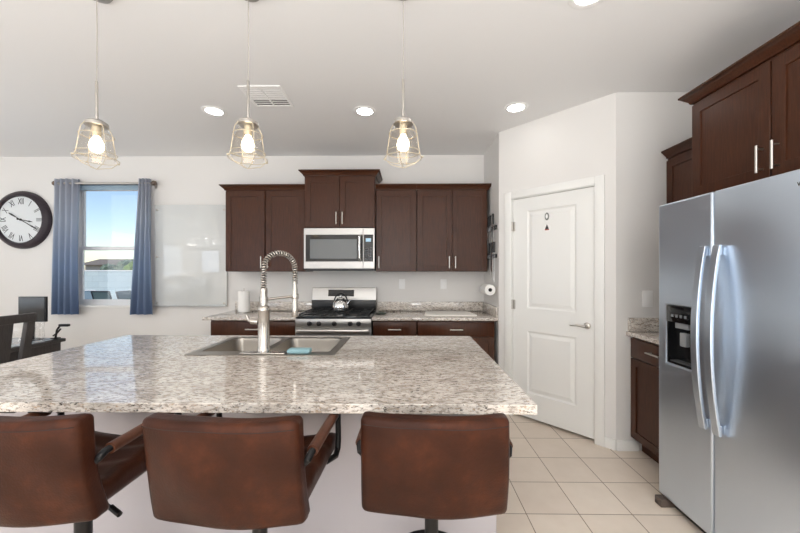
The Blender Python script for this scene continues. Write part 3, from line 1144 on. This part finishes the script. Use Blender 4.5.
side_cab('wall_cabinet', 'deep dark wood two-door cabinet above the refrigerator', 1.715, 1.165, 2.096, 1.80, 2.385,
         [(1.177, 1.630, 'R'), (1.636, 2.080, 'L')], True, True, 1.905)
side_cab('wall_cabinet', 'small dark wood wall cabinet half hidden beyond the refrigerator', 1.99, 2.098, PY1 - .001, 1.372, 2.24,
         [(2.11, PY1 - .014, 'L')], True, False, 1.47)
t = thing('base_cabinet', 'dark wood base cabinet between refrigerator and white wall', 'cabinet', (2.0, 2.38, 0))
xf, y0, y1 = 1.70, 2.097, PY1 - .002
MB().box(xf + .0205, XR - .001, y0, y1, .1, .8835).box(xf + .09, XR - .002, y0 + .002, y1 - .002, 0, .1).build('body', 'wood', t, .0012)
d = MB().box(xf, xf + .02, y0 + .006, y1 - .012, .722, .866, .002).build('drawer', 'wood', t)
bar_handle(d, (xf, (y0 + y1) / 2, .80), False, 'x', -1)
d = shaker(MB(), y0 + .006, y1 - .012, .115, .716, xf + .02, 'x', -1).build('door', 'wood', t, .0018)
bar_handle(d, (xf, y0 + .04, .62), True, 'x', -1)
t = thing('granite_counter', 'short granite counter beside the refrigerator', 'countertop', (2.0, 2.38, .884))
MB().box(1.672, XR - .002, 2.095, PY1 - .0015, .8845, .9145, .003).build('slab', 'granite', t)
MB().box(1.685, XR - .002, PY1 - .021, PY1 - .0015, .915, 1.018, .002).build('backsplash', 'granite', t)


# ------------------------------------------------------------------ pendants over the island
def pendant(loc, rot):
    t = thing('pendant_lamp', 'x', 'lamp', (0, 0, 0), 'wire cage pendants over the island')
    zt = CZ
    MB().lathe([(.062, zt - .001), (.062, zt - .012), (.056, zt - .022), (.03, zt - .026), (.006, zt - .028)], (0, 0, 0), 28).build('canopy', 'canopy', t)
    MB().tube([(0, 0, zt - .027), (.002, 0, zt - .2), (0, 0, 2.2987)], .0022, 6).build('cord', 'cord', t)
    MB().lathe([(.003, 2.3034), (.0065, 2.2959), (.0065, 2.0941)], (0, 0, 0), 12).build('stem', 'nickel', t)
    MB().lathe([(.0066, 2.1081), (.03, 2.1062), (.046, 2.0951), (.048, 2.0802), (.044, 2.0783)], (0, 0, 0), 28).build('cap', 'nickel', t)
    MB().lathe([(.018, 2.0774), (.018, 2.0383), (.014, 2.0318)], (0, 0, 0), 16).build('socket', 'wire', t)
    MB().lathe([(.012, 2.0309), (.016, 2.0225), (.027, 2.0011), (.031, 1.9825), (.027, 1.9639), (.014, 1.9528), (.003, 1.9509)], (0, 0, 0), 20).build('bulb', 'bulb', t)
    g = MB().lathe([(.040, 2.0774), (.043, 2.0616), (.058, 2.0244), (.070, 1.9686), (.073, 1.9314), (.071, 1.9174)], (0, 0, 0), 32, caps=False).build('glass_shade', 'lamp_glass', t)
    cg = MB()
    for k in range(4):
        a = PI / 4 + k * PI / 2
        p = [(.046, 2.0876), (.062, 2.0616), (.070, 2.0151), (.080, 1.9407), (.088, 1.9174), (.060, 1.8895), (.0, 1.8700)]
        cg.tube([(r * math.cos(a), r * math.sin(a), z) for r, z in p], .0018, 6)
        cg.lathe([(.001, -.004), (.0055, -.003), (.0055, .003), (.001, .004)], (.092 * math.cos(a), .092 * math.sin(a), 1.9184), 8)
    for r, z in ((.0675, 2.0337), (.0795, 1.9453), (.0885, 1.9174)):
        cg.tube([(r * math.cos(2 * PI * k / 28), r * math.sin(2 * PI * k / 28), z) for k in range(28)], .0018, 6, closed=True)
    cg.build('wire_cage', 'wire', t)
    t.location = loc
    t.rotation_euler = (0, 0, rot)
    return t


p0 = pendant((-1.518, 1.667, 0), .35)
p0['label'] = 'left wire-cage pendant lamp, hanging nearest the window'
dup(p0, (-.774, 1.667, 0), .0, 'middle wire-cage pendant lamp, hanging over the faucet')
dup(p0, (-.021, 1.667, 0), .6, 'right wire-cage pendant lamp, hanging nearest the pantry door')

# recessed ceiling lights
def can():
    t = thing('recessed_light', 'x', 'light', (0, 0, 0), 'recessed ceiling lights')
    MB().lathe([(.098, -.0005), (.098, -.004), (.090, -.007), (.070, -.006), (.066, -.001)], (0, 0, 0), 36).build('trim_ring', 'white_plastic', t)
    MB().lathe([(.065, -.0012), (.065, -.004), (.03, -.0045)], (0, 0, 0), 28).build('diffuser', 'can', t)
    return t


c0 = can()
c0.location = (-1.652, 2.93, CZ)
c0['label'] = 'leftmost recessed light in the ceiling, near the middle pendant'
dup(c0, (-.365, 2.95, CZ), 0, 'middle recessed ceiling light, left of the right pendant')
dup(c0, (.908, 2.90, CZ), 0, 'recessed ceiling light in front of the diagonal pantry wall')
dup(c0, (.90, 1.715, CZ), 0, 'recessed ceiling light at the top edge, nearest the camera')

# ceiling vent
vt = thing('ceiling_vent', 'white square air vent in the ceiling near the middle pendant', 'vent', (-1.09, 2.69, CZ))
vx0, vx1, vy0, vy1 = -1.255, -.94, 2.53, 2.85
MB().slab_hole([vx0, vx0 + .022, -1.104, -1.092, vx1 - .022, vx1], [vy0, vy0 + .022, vy1 - .022, vy1], CZ - .008, CZ - .0006, 'z', [(1, 1), (3, 1)]).build('frame', 'white_plastic', vt, .002)
MB().box(vx0 + .02, vx1 - .02, vy0 + .02, vy1 - .02, CZ - .0022, CZ - .0007).build('duct', mat('duct_grey', rgb(120, 118, 116), .8), vt)
sl = MB()
for (a, b) in ((vx0 + .023, -1.105), (-1.091, vx1 - .023)):
    for k in range(9):
        y = vy0 + .03 + k * .0305
        tl = .010 if k < 6 else -.010
        sl.prism([(y - .010, CZ - .0045), (y + .010, CZ - .0045 - tl * .3), (y + .010, CZ - .0030 - tl * .3), (y - .010, CZ - .0030)], a, b, 'x')
sl.build('slats', 'white_plastic', vt)

# ------------------------------------------------------------------ bar stools
def stool(name='bar_stool'):
    t = thing(name, 'x', 'bar stool', (0, 0, 0), 'brown leather bar stools at the island')
    MB().lathe([(.205, .0), (.205, .008), (.19, .014), (.05, .022), (.035, .05), (.034, .06)], (0, 0, 0), 40).build('base', 'black_metal', t)
    MB().lathe([(.034, .055), (.034, .36), (.031, .362), (.024, .365), (.024, .602)], (0, 0, 0), 24).build('post', 'black_metal', t)
    MB().lathe([(.0245, .54), (.030, .542), (.030, .625), (.08, .628), (.08, .646), (.0245, .646)], (0, 0, 0), 24).build('seat_mount', 'black_metal', t)
    fr_ = MB()
    pts = [(.155 * math.cos(a), .155 * math.sin(a) + .04, .30) for a in [2 * PI * k / 32 for k in range(32)]]
    fr_.tube(pts, .010, 8, closed=True)
    fr_.tube([(0, -.025, .30), (0, -.115, .30)], .009, 8).lathe([(.036, .285), (.036, .315)], (0, 0, 0), 20)
    fr_.build('footrest', 'black_metal', t)
    MB().tube([(.03, -.02, .60), (.09, -.03, .598), (.175, -.06, .578)], .0055, 8).tube([(.135, -.045, .588), (.18, -.062, .577)], .0085, 8).build('lever', 'black_metal', t)

    def seat_fn(p):
        q = p.copy()
        q.z += .035 * max(0, (q.y - .02) / .2) ** 2 * 0 - .02 * (max(0, q.y - .12) / .09) ** 2
        if q.z > 0:
            q.z += -.014 * (1 - min(1, (q.x / .2) ** 2)) + .006 * math.sin(q.y * 60)
        q.z += .012 * (q.x / .215) ** 2
        return q
    MB().round_box(0, .015, .690, .425, .43, .082, .032, 16, seat_fn).build('seat', 'leather', t, smooth=60)

    def back_fn(p):
        q = p.copy()
        q.y += .03 * (q.x / .215) ** 2                    # wraps towards the sitter
        q.y += -.05 * (q.z / .31) - .012 * math.cos(q.z * 9)     # leans back
        q.x *= 1.0 - .012 * (q.z / .155)
        q.y += .003 * math.sin(q.x * 23 + q.z * 17)
        return q
    bk = MB().round_box(0, -.212, .797, .435, .062, .310, .018, 18, back_fn).build('backrest', 'leather', t, smooth=60)
    # seam piping along the upper back
    seam = []
    for k in range(25):
        x = -.21 + .42 * k / 24
        p = back_fn(Vector((x, -.0306, .134)))
        seam.append(p + Vector((0, -.212, .797)))
    MB().tube(seam, .0013, 6).build('seam', mat('dark_seam', rgb(30, 19, 15), .8) if 'dark_seam' not in bpy.data.materials else bpy.data.materials['dark_seam'], bk)
    for s in (-1, 1):
        ar = MB()
        X_ = s * .228
        loop = [(s * .20, -.178, .80), (s * .224, -.178, .822), (X_, -.165, .832), (X_, .10, .836), (X_, .125, .832), (X_, .142, .815), (X_, .146, .72), (X_, .138, .692), (X_, .11, .68), (s * .205, .07, .68)]
        ar.tube(loop, .0105, 10)
        a_ = ar.build('armrest', 'black_metal', t)
        MB().tube([(X_, -.15, .8325), (X_, .095, .836)], .0165, 14).build('arm_pad', 'arm_leather', a_)
    return t


def lift(t, dz):                                         # gas lift: everything above the post rises
    for c in t.children:
        if c.name.split('.')[0] in ('seat_mount', 'seat', 'backrest', 'armrest', 'lever'):
            c.location.z += dz
    return t


s0 = stool()
s0.location, s0.rotation_euler = (.085, 1.225, 0), (0, 0, -.03)
s0['label'] = 'right brown leather bar stool, nearest the tiled walkway'
lift(dup(s0, (-.492, 1.145, 0), -.05, 'middle brown leather bar stool, facing the sink'), .025)
lift(dup(s0, (-1.088, 1.145, 0), -.02, 'leftmost of the three brown leather bar stools, cut by the photo edge'), .025)

# ------------------------------------------------------------------ small things on the back counter and walls
pt = thing('paper_towel_roll', 'upright white paper towel roll on the counter left of the range', 'paper towel', (-1.84, 3.86, .9145))
MB().lathe([(.07, .9145), (.07, .920), (.008, .921)], (-1.84, 3.86, 0), 24).cyl((-1.84, 3.86, .921), (-1.84, 3.86, 1.185), .006, 10).build('stand', 'nickel', pt)
MB().lathe([(.02, .9225), (.062, .9225), (.063, .925), (.063, 1.15), (.061, 1.153), (.02, 1.153)], (-1.84, 3.86, 0), 32).build('roll', 'paper', pt)

cb = tag(MB().prism([(.185, 3.545), (.700, 3.535), (.712, 3.55), (.676, 3.86), (.662, 3.872), (.215, 3.872), (.2, 3.86), (.175, 3.56)], .9145, .930, 'z').build('cutting_board', 'board', None, .004),
         'white cutting board lying flat on the right counter', 'cutting board')
sr = MB().lathe([(.0, .9146), (.04, .9146), (.062, .924), (.066, .934), (.060, .930), (.035, .921), (.0, .920)], (0, 0, 0), 28).build('spoon_rest', 'green_ceramic')
tag(sr, 'small dark green dish on the counter right of the range', 'dish')
sr.location = (-.285, 3.70, 0)
sr.scale = (1, 1.3, 1)

# paper towel on the pantry return wall (axis along y)
pw = thing('paper_towel_holder', 'white paper roll on a wall holder below the knives', 'paper towel', (PX, 3.6, 1.19))
ax, az = .828, 1.188
MB().lathe([(.019, 3.47), (.053, 3.47), (.054, 3.473), (.054, 3.727), (.053, 3.73), (.019, 3.73)], (ax, 0, az), 32, 'y').build('roll', 'paper', pw)
MB().cyl((ax, 3.466, az), (ax, 3.74, az), .0185, 20).box(ax - .006, PX - .0005, 3.7402, 3.748, az - .012, az + .012).cyl((ax, 3.74, az), (ax, 3.749, az), .02, 16).box(PX - .006, PX - .0006, 3.70, 3.78, az - .03, az + .03).build('bracket', 'black_metal', pw)

# knives on two magnetic strips
for zz, lb in ((1.82, 'upper black magnetic knife strip on the pantry return wall'), (1.53, 'lower black magnetic knife strip on the pantry return wall')):
    tag(MB().box(PX - .022, PX - .0006, 3.475, 3.90, zz - .02, zz + .02, .003).build('knife_strip', 'black', None), lb, 'knife rack', 'magnetic knife strips')
M['blade'] = mat('knife_blade', rgb(205, 206, 208), .18, 1.0)
kn = [('chef_knife', 3.87, 1.82, .22, .045, 'chef knife farthest back on the upper strip'),
      ('santoku_knife', 3.80, 1.82, .19, .042, 'broad knife second from the back on the upper strip'),
      ('bread_knife', 3.73, 1.82, .23, .03, 'long narrow knife in the middle of the upper strip'),
      ('utility_knife', 3.66, 1.82, .16, .026, 'short knife near the front of the upper strip'),
      ('carving_knife', 3.55, 1.82, .2, .03, 'slim knife nearest the room on the upper strip'),
      ('kitchen_shears', 3.84, 1.53, .15, .03, 'shears farthest back on the lower strip'),
      ('steak_knife', 3.72, 1.53, .17, .022, 'thin knife in the middle of the lower strip'),
      ('cleaver', 3.60, 1.53, .2, .05, 'wide blade second from the room on the lower strip'),
      ('honing_rod', 3.51, 1.53, .24, .013, 'long steel rod nearest the room on the lower strip')]
for nm, y, zz, ln, wd, lb in kn:
    k = thing(nm, lb, 'knife', (PX - .03, y, zz), 'knives on the magnetic strips')
    xb0, xb1 = PX - .0262, PX - .0225
    if True:
        bz = zz + .035
        MB().prism([(y - wd / 2, bz), (y + wd / 2, bz), (y + wd / 2, bz - ln), (y - wd / 4, bz - ln - .06), (y - wd / 2, bz - ln * .9)], xb0, xb1, 'x').build('blade', 'blade', k)
        MB().box(PX - .033, PX - .015, y - .012, y + .012, bz + .0005, bz + .11, .005).build('handle', 'black', k)


def plate(name, lab, cat, x, z, y, w=.072, hh=.117):
    t = thing(name, lab, cat, (x, y, z), 'wall plates')
    MB().box(x - w / 2, x + w / 2, y - .006, y - .0005, z - hh / 2, z + hh / 2, .0025).build('plate', 'white_plastic', t)
    return t


p = plate('light_switch', 'white light switch on the wall beside the refrigerator', 'switch', 1.835, 1.163, PY1, .078, .125)
MB().prism([(PY1 - .0085, 1.132), (PY1 - .0062, 1.132), (PY1 - .0062, 1.194), (PY1 - .0068, 1.194)], 1.819, 1.851, 'x').build('rocker', 'white_plastic', p)
for ox, lb in ((-.065, 'white wall outlet below the single-door wall cabinet'), (.425, 'white wall outlet above the cutting board')):
    p = plate('wall_outlet', lb, 'outlet', ox, 1.225, YW)
    for dz in (-.022, .022):
        MB().box(ox - .016, ox + .016, YW - .0078, YW - .0062, 1.225 + dz - .014, 1.225 + dz + .014, .0005).build('socket_face', 'white_plastic', p)

# ornaments on the pantry door (door frame coordinates)
def on_door(o):
    o.location, o.rotation_euler = Vector((PX, PY0, 0)), (0, 0, DANG)
    return o


ou = .478
o1 = thing('door_magnet', 'small oval grey magnet on the pantry door', 'magnet', (0, 0, 0))
e = MB()
e.lathe([(.0, .0145), (.022, .0143), (.022, .009), (.017, .007), (.0, .0065)], (0, 0, 0), 24, 'y')
for v in e.bm.verts:
    v.co = Vector((ou + v.co.x * .85, v.co.y, 1.86 + v.co.z * 1.55))
e.build('oval', 'greytag', o1)
e = MB().lathe([(.0, .0064), (.013, .0062), (.013, .0055), (.0, .005)], (0, 0, 0), 20, 'y')
for v in e.bm.verts:
    v.co = Vector((ou + v.co.x * .8, v.co.y, 1.86 + v.co.z * 1.5))
e.build('face', 'white_plastic', o1)
on_door(o1)
o2 = thing('door_tag', 'small paper tag with a dark triangle below the oval magnet', 'tag', (0, 0, 0))
MB().lathe([(.0, .0143), (.034, .0142), (.034, .0122), (.0, .012)], (ou, 0, 1.758), 28, 'y').build('disc', 'paper', o2)
MB().prism([(ou - .017, 1.748), (ou + .017, 1.748), (ou, 1.79)], .0095, .0118, 'y').build('triangle', 'plum', o2)
MB().box(ou - .019, ou + .019, .0095, .0118, 1.738, 1.747).build('base_band', 'red', o2)
on_door(o2)

# glass board on the back wall
gb = thing('glass_board', 'large frameless glass board on the wall right of the window', 'board', (-2.55, YW, 1.5))
MB().box(-2.985, -2.13, YW - .034, YW - .028, .975, 2.16, .001).build('panel', 'board_glass', gb)
for sx, sz in ((-2.955, 2.10), (-2.955, 1.545), (-2.955, 1.0), (-2.16, 2.10), (-2.16, 1.0)):
    MB().lathe([(.012, YW - .0005), (.012, YW - .0276)], (sx, 0, sz), 14, 'y').lathe([(.013, YW - .0345), (.013, YW - .041), (.010, YW - .043)], (sx, 0, sz), 16, 'y').build('standoff', 'nickel', gb)
MB().box(-2.985, -2.13, YW - .06, YW - .0345, .962, .974, .002).build('marker_ledge', mat('grey_ledge', rgb(190, 192, 192), .3, .6), gb)

# ------------------------------------------------------------------ window dressing
def curtain(label, t0, t1, b0, b1, nf, ph):
    m = MB()
    nu, nv = 64, 24
    g = []
    for j in range(nv + 1):
        f = j / nv
        z = 2.455 - (2.455 - .872) * f
        row = []
        for i in range(nu + 1):
            u = i / nu
            x = (t0 + (b0 - t0) * f) + ((t1 - t0) + ((b1 - b0) - (t1 - t0)) * f) * u
            amp = .030 - .006 * f
            yy = YW - .085 + amp * math.sin(2 * PI * nf * u + ph + .5 * math.sin(f * 2.5)) + .004 * math.sin(9 * u + 5 * f)
            x += .008 * math.sin(3.2 * f + u * 4) * f
            row.append(m.bm.verts.new((x, yy, z)))
        g.append(row)
    for j in range(nv):
        for i in range(nu):
            m.bm.faces.new((g[j][i], g[j][i + 1], g[j + 1][i + 1], g[j + 1][i]))
    o = m.build('curtain', 'curtain', None, smooth=80)
    s_ = o.modifiers.new('thickness', 'SOLIDIFY')
    s_.thickness = .0025
    return tag(o, label, 'curtain', 'blue ombre curtains')


curtain('blue-grey ombre curtain on the left side of the window, beside the clock', -4.15, -3.845, -4.185, -3.85, 4.5, .4)
curtain('blue-grey ombre curtain on the right side of the window, beside the glass board', -3.135, -3.0, -3.255, -2.965, 3.5, 1.2)
rd = thing('curtain_rod', 'nickel curtain rod across the top of the window', 'curtain rod', (-3.55, YW - .085, 2.40))
MB().cyl((-4.10, YW - .085, 2.405), (-2.985, YW - .085, 2.405), .0125, 14).build('pole', 'nickel', rd)
for s, xx in ((-1, -4.10), (1, -2.985)):
    MB().lathe([(.013, 0), (.017, s * .004), (.028, s * .02), (.03, s * .03), (.024, s * .045), (.0, s * .05)], (xx, YW - .085, 2.405), 18, 'x').build('finial', mat('bronze_finial', rgb(120, 106, 96), .35, .9), rd)
for xx in (-4.085, -2.993):
    MB().box(xx - .005, xx + .005, YW - .085, YW - .0005, 2.384, 2.392).box(xx - .014, xx + .014, YW - .004, YW - .0006, 2.36, 2.42).build('bracket', 'nickel', rd)
rs = thing('roller_shade', 'rolled-up blue-grey shade at the top of the window', 'window shade', (-3.6, YW + .03, 2.36))
MB().cyl((WX0 + .006, YW + .035, 2.384), (WX1 - .006, YW + .035, 2.384), .030, 24).build('fabric_roll', 'shade_fabric', rs)
MB().box(WX0 + .008, WX1 - .008, YW + .0015, YW + .0065, 2.345, 2.385, .002).build('hem_bar', 'shade_fabric', rs)

# ------------------------------------------------------------------ wall clock
kx, kz, kr = -4.585, 1.988, .345
ck = thing('wall_clock', 'large round dark-rimmed wall clock with Roman numerals', 'clock', (kx, YW, kz))
MB().lathe([(kr - .03, YW - .0005), (kr, YW - .004), (kr, YW - .025), (kr - .015, YW - .05), (kr - .05, YW - .068), (kr - .064, YW - .068), (kr - .07, YW - .055), (kr - .07, YW - .035)], (kx, 0, kz), 72, 'y', caps=False).build('rim', 'clockrim', ck)
fr = kr - .069
fc = MB().lathe([(.0, YW - .0385), (fr, YW - .0385), (fr, YW - .036), (.0, YW - .036)], (kx, 0, kz), 64, 'y').build('face', 'clockface', ck)
for k, nm in enumerate(['XII', 'I', 'II', 'III', 'IIII', 'V', 'VI', 'VII', 'VIII', 'IX', 'X', 'XI']):
    a = 2 * PI * k / 12
    rr = fr * .78
    rot = Matrix.Rotation(PI / 2, 3, 'X') @ Matrix.Rotation(-a, 3, 'Z') @ Matrix.Diagonal(Vector((.72, 1.25, 1)))
    lettering('numeral', nm, .082, (kx + rr * math.sin(a), YW - .0392, kz + rr * math.cos(a)), rot, 'clockblack', fc, .0006)


def hand(name, ang, ln, tail, w0, yy):
    m = MB()
    d = Vector((math.sin(ang), 0, math.cos(ang)))
    n_ = Vector((math.cos(ang), 0, -math.sin(ang)))
    out = [(-tail, w0 * .5), (-tail * .75, w0 * 1.2), (-tail * .3, w0 * .45), (ln * .55, w0 * .5), (ln * .7, w0 * 1.0), (ln, w0 * .1)]
    pts = [(a, b) for a, b in out] + [(a, -b) for a, b in out[::-1]]
    A = [m.bm.verts.new(Vector((kx, yy, kz)) + d * a + n_ * b) for a, b in pts]
    B = [m.bm.verts.new(Vector((kx, yy - .0015, kz)) + d * a + n_ * b) for a, b in pts]
    q = len(pts)
    for k in range(q):
        m.bm.faces.new((A[k], A[(k + 1) % q], B[(k + 1) % q], B[k]))
    for k in range(q // 2 - 1):
        for R in (A, B):
            m.bm.faces.new((R[k], R[k + 1], R[q - 2 - k], R[q - 1 - k]))
    return m.build(name, 'clockblack', ck)


hand('hour_hand', math.radians(101), .15, .05, .009, YW - .043)
hand('minute_hand', math.radians(120), .235, .16, .008, YW - .046)
MB().lathe([(.012, YW - .039), (.012, YW - .049), (.004, YW - .051)], (kx, 0, kz), 16, 'y').build('hub', 'clockblack', ck)

# ------------------------------------------------------------------ dining corner
TX = -3.235
dt_ = thing('dining_table', 'dark wood dining table with a pale top, left of the island', 'table', (-3.85, 2.1, 0))
MB().box(-4.55, TX, .95, 3.23, .712, .742, .004).build('table_frame', 'dark_wood', dt_)
MB().box(-4.53, TX - .035, .97, 3.205, .7425, .750, .002).build('table_top', 'table_glass', dt_)
MB().slab_hole([-4.52, -4.49, TX - .05, TX - .02], [.98, 1.01, 3.17, 3.20], .60, .7115, 'z').build('apron', 'dark_wood', dt_)
for lx in (-4.53, TX - .07 - .02):
    for ly in (.96, 3.13):
        MB().box(lx, lx + .08, ly, ly + .08, 0, .5995, .004).build('leg', 'dark_wood', dt_)


def chair(loc, label):
    """local: sits facing -x, back at +x"""
    t = thing('dining_chair', label, 'chair', (0, 0, 0), 'dark dining chairs at the table')
    y0, y1 = -.23, .23
    MB().box(-.20, .20, y0, y1, .43, .48, .012, 3).build('seat', 'dark_wood', t)
    for (lx, ly) in ((-.205, y0 + .03), (-.205, y1 - .03), (.19, y0 + .03), (.19, y1 - .03)):
        MB().box(lx - .02, lx + .02, ly - .02, ly + .02, 0, .4295, .003).build('leg', 'dark_wood', t)
    def slant(mb):
        for v in mb.bm.verts:
            v.co.x += .09 * max(0, (v.co.z - .48)) / .57
        return mb
    slant(MB().box(.18, .215, y1 - .055, y1, .481, .985, .003)).build('back_post', 'dark_wood', t)
    slant(MB().box(.18, .215, y0, y0 + .055, .481, .985, .003)).build('back_post', 'dark_wood', t)
    slant(MB().box(.178, .217, y0 - .004, y1 + .004, .9855, 1.05, .004)).build('top_rail', 'dark_wood', t)
    slant(MB().prism([(-.105, .481), (.105, .481), (.085, .985), (-.085, .985)], .186, .21, 'x')).build('splat', 'dark_wood', t)
    slant(MB().box(.184, .212, y0 + .0555, y1 - .0555, .56, .61, .002)).build('lower_rail', 'dark_wood', t)
    MB().box(-.19, .175, y0 + .022, y0 + .04, .2, .235).box(-.19, .175, y1 - .04, y1 - .022, .2, .235).build('stretchers', 'dark_wood', t)
    t.location = loc
    return t


chair((-3.20, 2.43, 0), 'dark wood dining chair with an open back at the left edge')

sc = thing('small_screen', 'small black screen on a stand on the dining table', 'screen', (-3.36, 3.1, .7505))
MB().box(-3.53, -3.28, 3.085, 3.11, .915, 1.145, .004).build('housing', 'black', sc)
MB().box(-3.523, -3.287, 3.0835, 3.0848, .922, 1.138).build('display', 'black_glass', sc)
MB().cyl((-3.405, 3.10, .757), (-3.405, 3.10, .9145), .012, 12).lathe([(.07, .7507), (.07, .756), (.012, .7565)], (-3.405, 3.10, 0), 24).build('stand', 'black', sc)


def glassware(name, lab, x, y, prof):
    o = MB().lathe(prof, (x, y, .7508), 28).build(name, 'glass')
    return tag(o, lab, name.split('_')[-1], 'glassware on the dining table')


bowl = [(.0, .0), (.05, .0), (.075, .03), (.092, .075), (.1, .12), (.097, .12), (.088, .075), (.07, .033), (.045, .006), (.0, .005)]
glassware('glass_bowl', 'clear glass bowl on the dining table below the screen', -3.39, 2.93, bowl)
glassware('glass_vase', 'clear glass vase on the dining table nearest the curtain', -3.262, 3.02, [(.0, .0), (.03, .0), (.034, .06), (.028, .12), (.036, .17), (.034, .17), (.025, .12), (.031, .06), (.026, .006), (.0, .005)])
glassware('glass_jar', 'clear glass jar behind the dining chair back', -3.40, 2.76, [(.0, .0), (.05, .0), (.055, .01), (.055, .12), (.045, .14), (.042, .14), (.051, .118), (.051, .012), (.045, .005), (.0, .005)])
cm = thing('desk_gadget', 'small black gadget with an arm at the corner of the dining table', 'gadget', (-3.30, 3.17, .7505))
MB().lathe([(.035, .7507), (.035, .757), (.01, .759)], (-3.268, 3.165, 0), 18).tube([(-3.268, 3.165, .758), (-3.255, 3.165, .83), (-3.222, 3.165, .874)], .008, 8).build('stem', 'black_metal', cm)
MB().tube([(-3.29, 3.165, .775), (-3.255, 3.165, .80), (-3.22, 3.165, .84)], .007, 8).box(-3.23, -3.14, 3.15, 3.18, .862, .885, .005).build('arm', 'black_metal', cm)

# dome lamp over the dining table (seen as a reflection in the glass board)
dl = thing('dining_lamp', 'white dome lamp reflected in the glass board', 'lamp', (-3.93, 2.05, 2.2))
lx, ly, lz = -3.78, 2.05, 2.0
MB().lathe([(.205, lz), (.205, lz + .012), (.12, lz + .03), (.105, lz + .12), (.085, lz + .19), (.04, lz + .24), (.03, lz + .28), (.008, lz + .285)], (lx, ly, 0), 36, caps=False).build('dome', 'lit_shade', dl)
MB().tube([(lx + .206 * math.cos(2 * PI * k / 36), ly + .206 * math.sin(2 * PI * k / 36), lz + .006) for k in range(36)], .008, 8, closed=True).build('glass_rim', m_emit('lit_rim_glass', (1, .97, .92, 1), 5), dl)
MB().cyl((lx, ly, lz + .284), (lx, ly, CZ - .02), .005, 8).lathe([(.06, CZ - .001), (.06, CZ - .02), (.006, CZ - .022)], (lx, ly, 0), 20).build('rod', 'shade_lamp', dl)
MB().lathe([(.098, lz + .06), (.098, lz + .064)], (lx, ly, 0), 28).build('lit_diffuser', m_emit('dome_lamp_light', (1, .95, .88, 1), 9), dl)

# ------------------------------------------------------------------ outside the window
struct(MB().box(-26, 10, YW + .17, 60, -.35, -.16).build('ground_outside', 'gravel'))
YB = 12.0
bw = thing('garden_wall', 'pale painted block wall across the yard', 'wall', (-9, YB, -.16))
MB().box(-24, 0, YB, YB + .2, -.16, 1.39).build('block_wall', 'block', bw)
MB().box(-24, 0, YB - .02, YB + .22, 1.391, 1.43).build('wall_cap', 'white_plastic', bw)


def recliner(label, loc, rz, slung):
    t = thing('patio_recliner', label, 'patio chair', (0, 0, 0), 'patio recliners in the yard')
    f = MB()
    for s in (-1, 1):
        x = s * .26
        f.tube([(x, -.45, .30), (x, .0, .36), (x, .2, .95)], .016, 8)
        f.tube([(x, -.35, .0), (x, .1, .55)], .013, 8)
        f.tube([(x, .32, .0), (x, -.22, .55), (x, .12, .58)], .013, 8)
    f.tube([(-.26, .2, .95), (.26, .2, .95)], .016, 8).tube([(-.26, -.45, .30), (.26, -.45, .30)], .016, 8)
    f.build('frame', 'black_metal' if slung else 'white_plastic', t)
    m = MB()
    m.prism([(-.44, .305), (.0, .362), (.19, .94), (.178, .945), (-.008, .375), (-.44, .318)], -.245, .245, 'x')
    m.build('sling', 'sling' if slung else 'shade_fabric', t)
    t.location = loc
    t.rotation_euler = (0, 0, rz)
    return t


recliner('slate fabric patio recliner in the yard, seen from behind through the window', (-9.1, 10.3, -.16), PI + .05, True)
recliner('pale blue patio recliner at the left side of the window view', (-10.15, 10.9, -.16), PI + .2, False)
recliner('folded-back recliner at the right side of the window view', (-8.2, 10.1, -.16), PI / 2, True)

nh = thing('neighbour_house', 'pale neighbouring house behind the garden wall', 'house', (-28, 38, -.16))
MB().box(-34, -22, 36, 44, -.16, 2.1).build('house_wall', 'stone', nh)
MB().prism([(-34.6, 2.1), (-21.4, 2.1), (-24, 2.7), (-32, 2.7)], 35.5, 44.5, 'y').build('roof', 'roof', nh)


def tree(label, loc, h, r, leaf, seed):
    rnd = random.Random(seed)
    t = thing('tree', label, 'tree', loc)
    x, y, z = loc
    MB().tube([(x, y, z), (x + .1, y, z + h * .5), (x, y, z + h * .75)], [.14, .1, .05], 8).build('trunk', 'bark', t)
    m = MB()
    for k in range(26):
        a, b = rnd.uniform(0, 2 * PI), rnd.uniform(-1, 1)
        q = rnd.random() ** .5
        c = Vector((x + r * q * math.cos(a), y + r * .7 * q * math.sin(a), z + h * .68 + b * h * .3 * (1 - q * .4)))
        rad = rnd.uniform(.28, .5) * r
        tmp = bmesh.ops.create_icosphere(m.bm, subdivisions=3, radius=rad)
        for v in tmp['verts']:
            v.co *= 1 + rnd.uniform(-.16, .16)
            v.co += c
    m.build('crown', leaf, t, smooth=5)
    return t


tree('dusty green tree left of the house beyond the garden wall', (-14.6, 17.5, -.16), 1.95, .75, 'leaf_a', 3)
tree('bright green tree on the right beyond the garden wall', (-11.9, 16.0, -.16), 2.0, .85, 'leaf_b', 5)
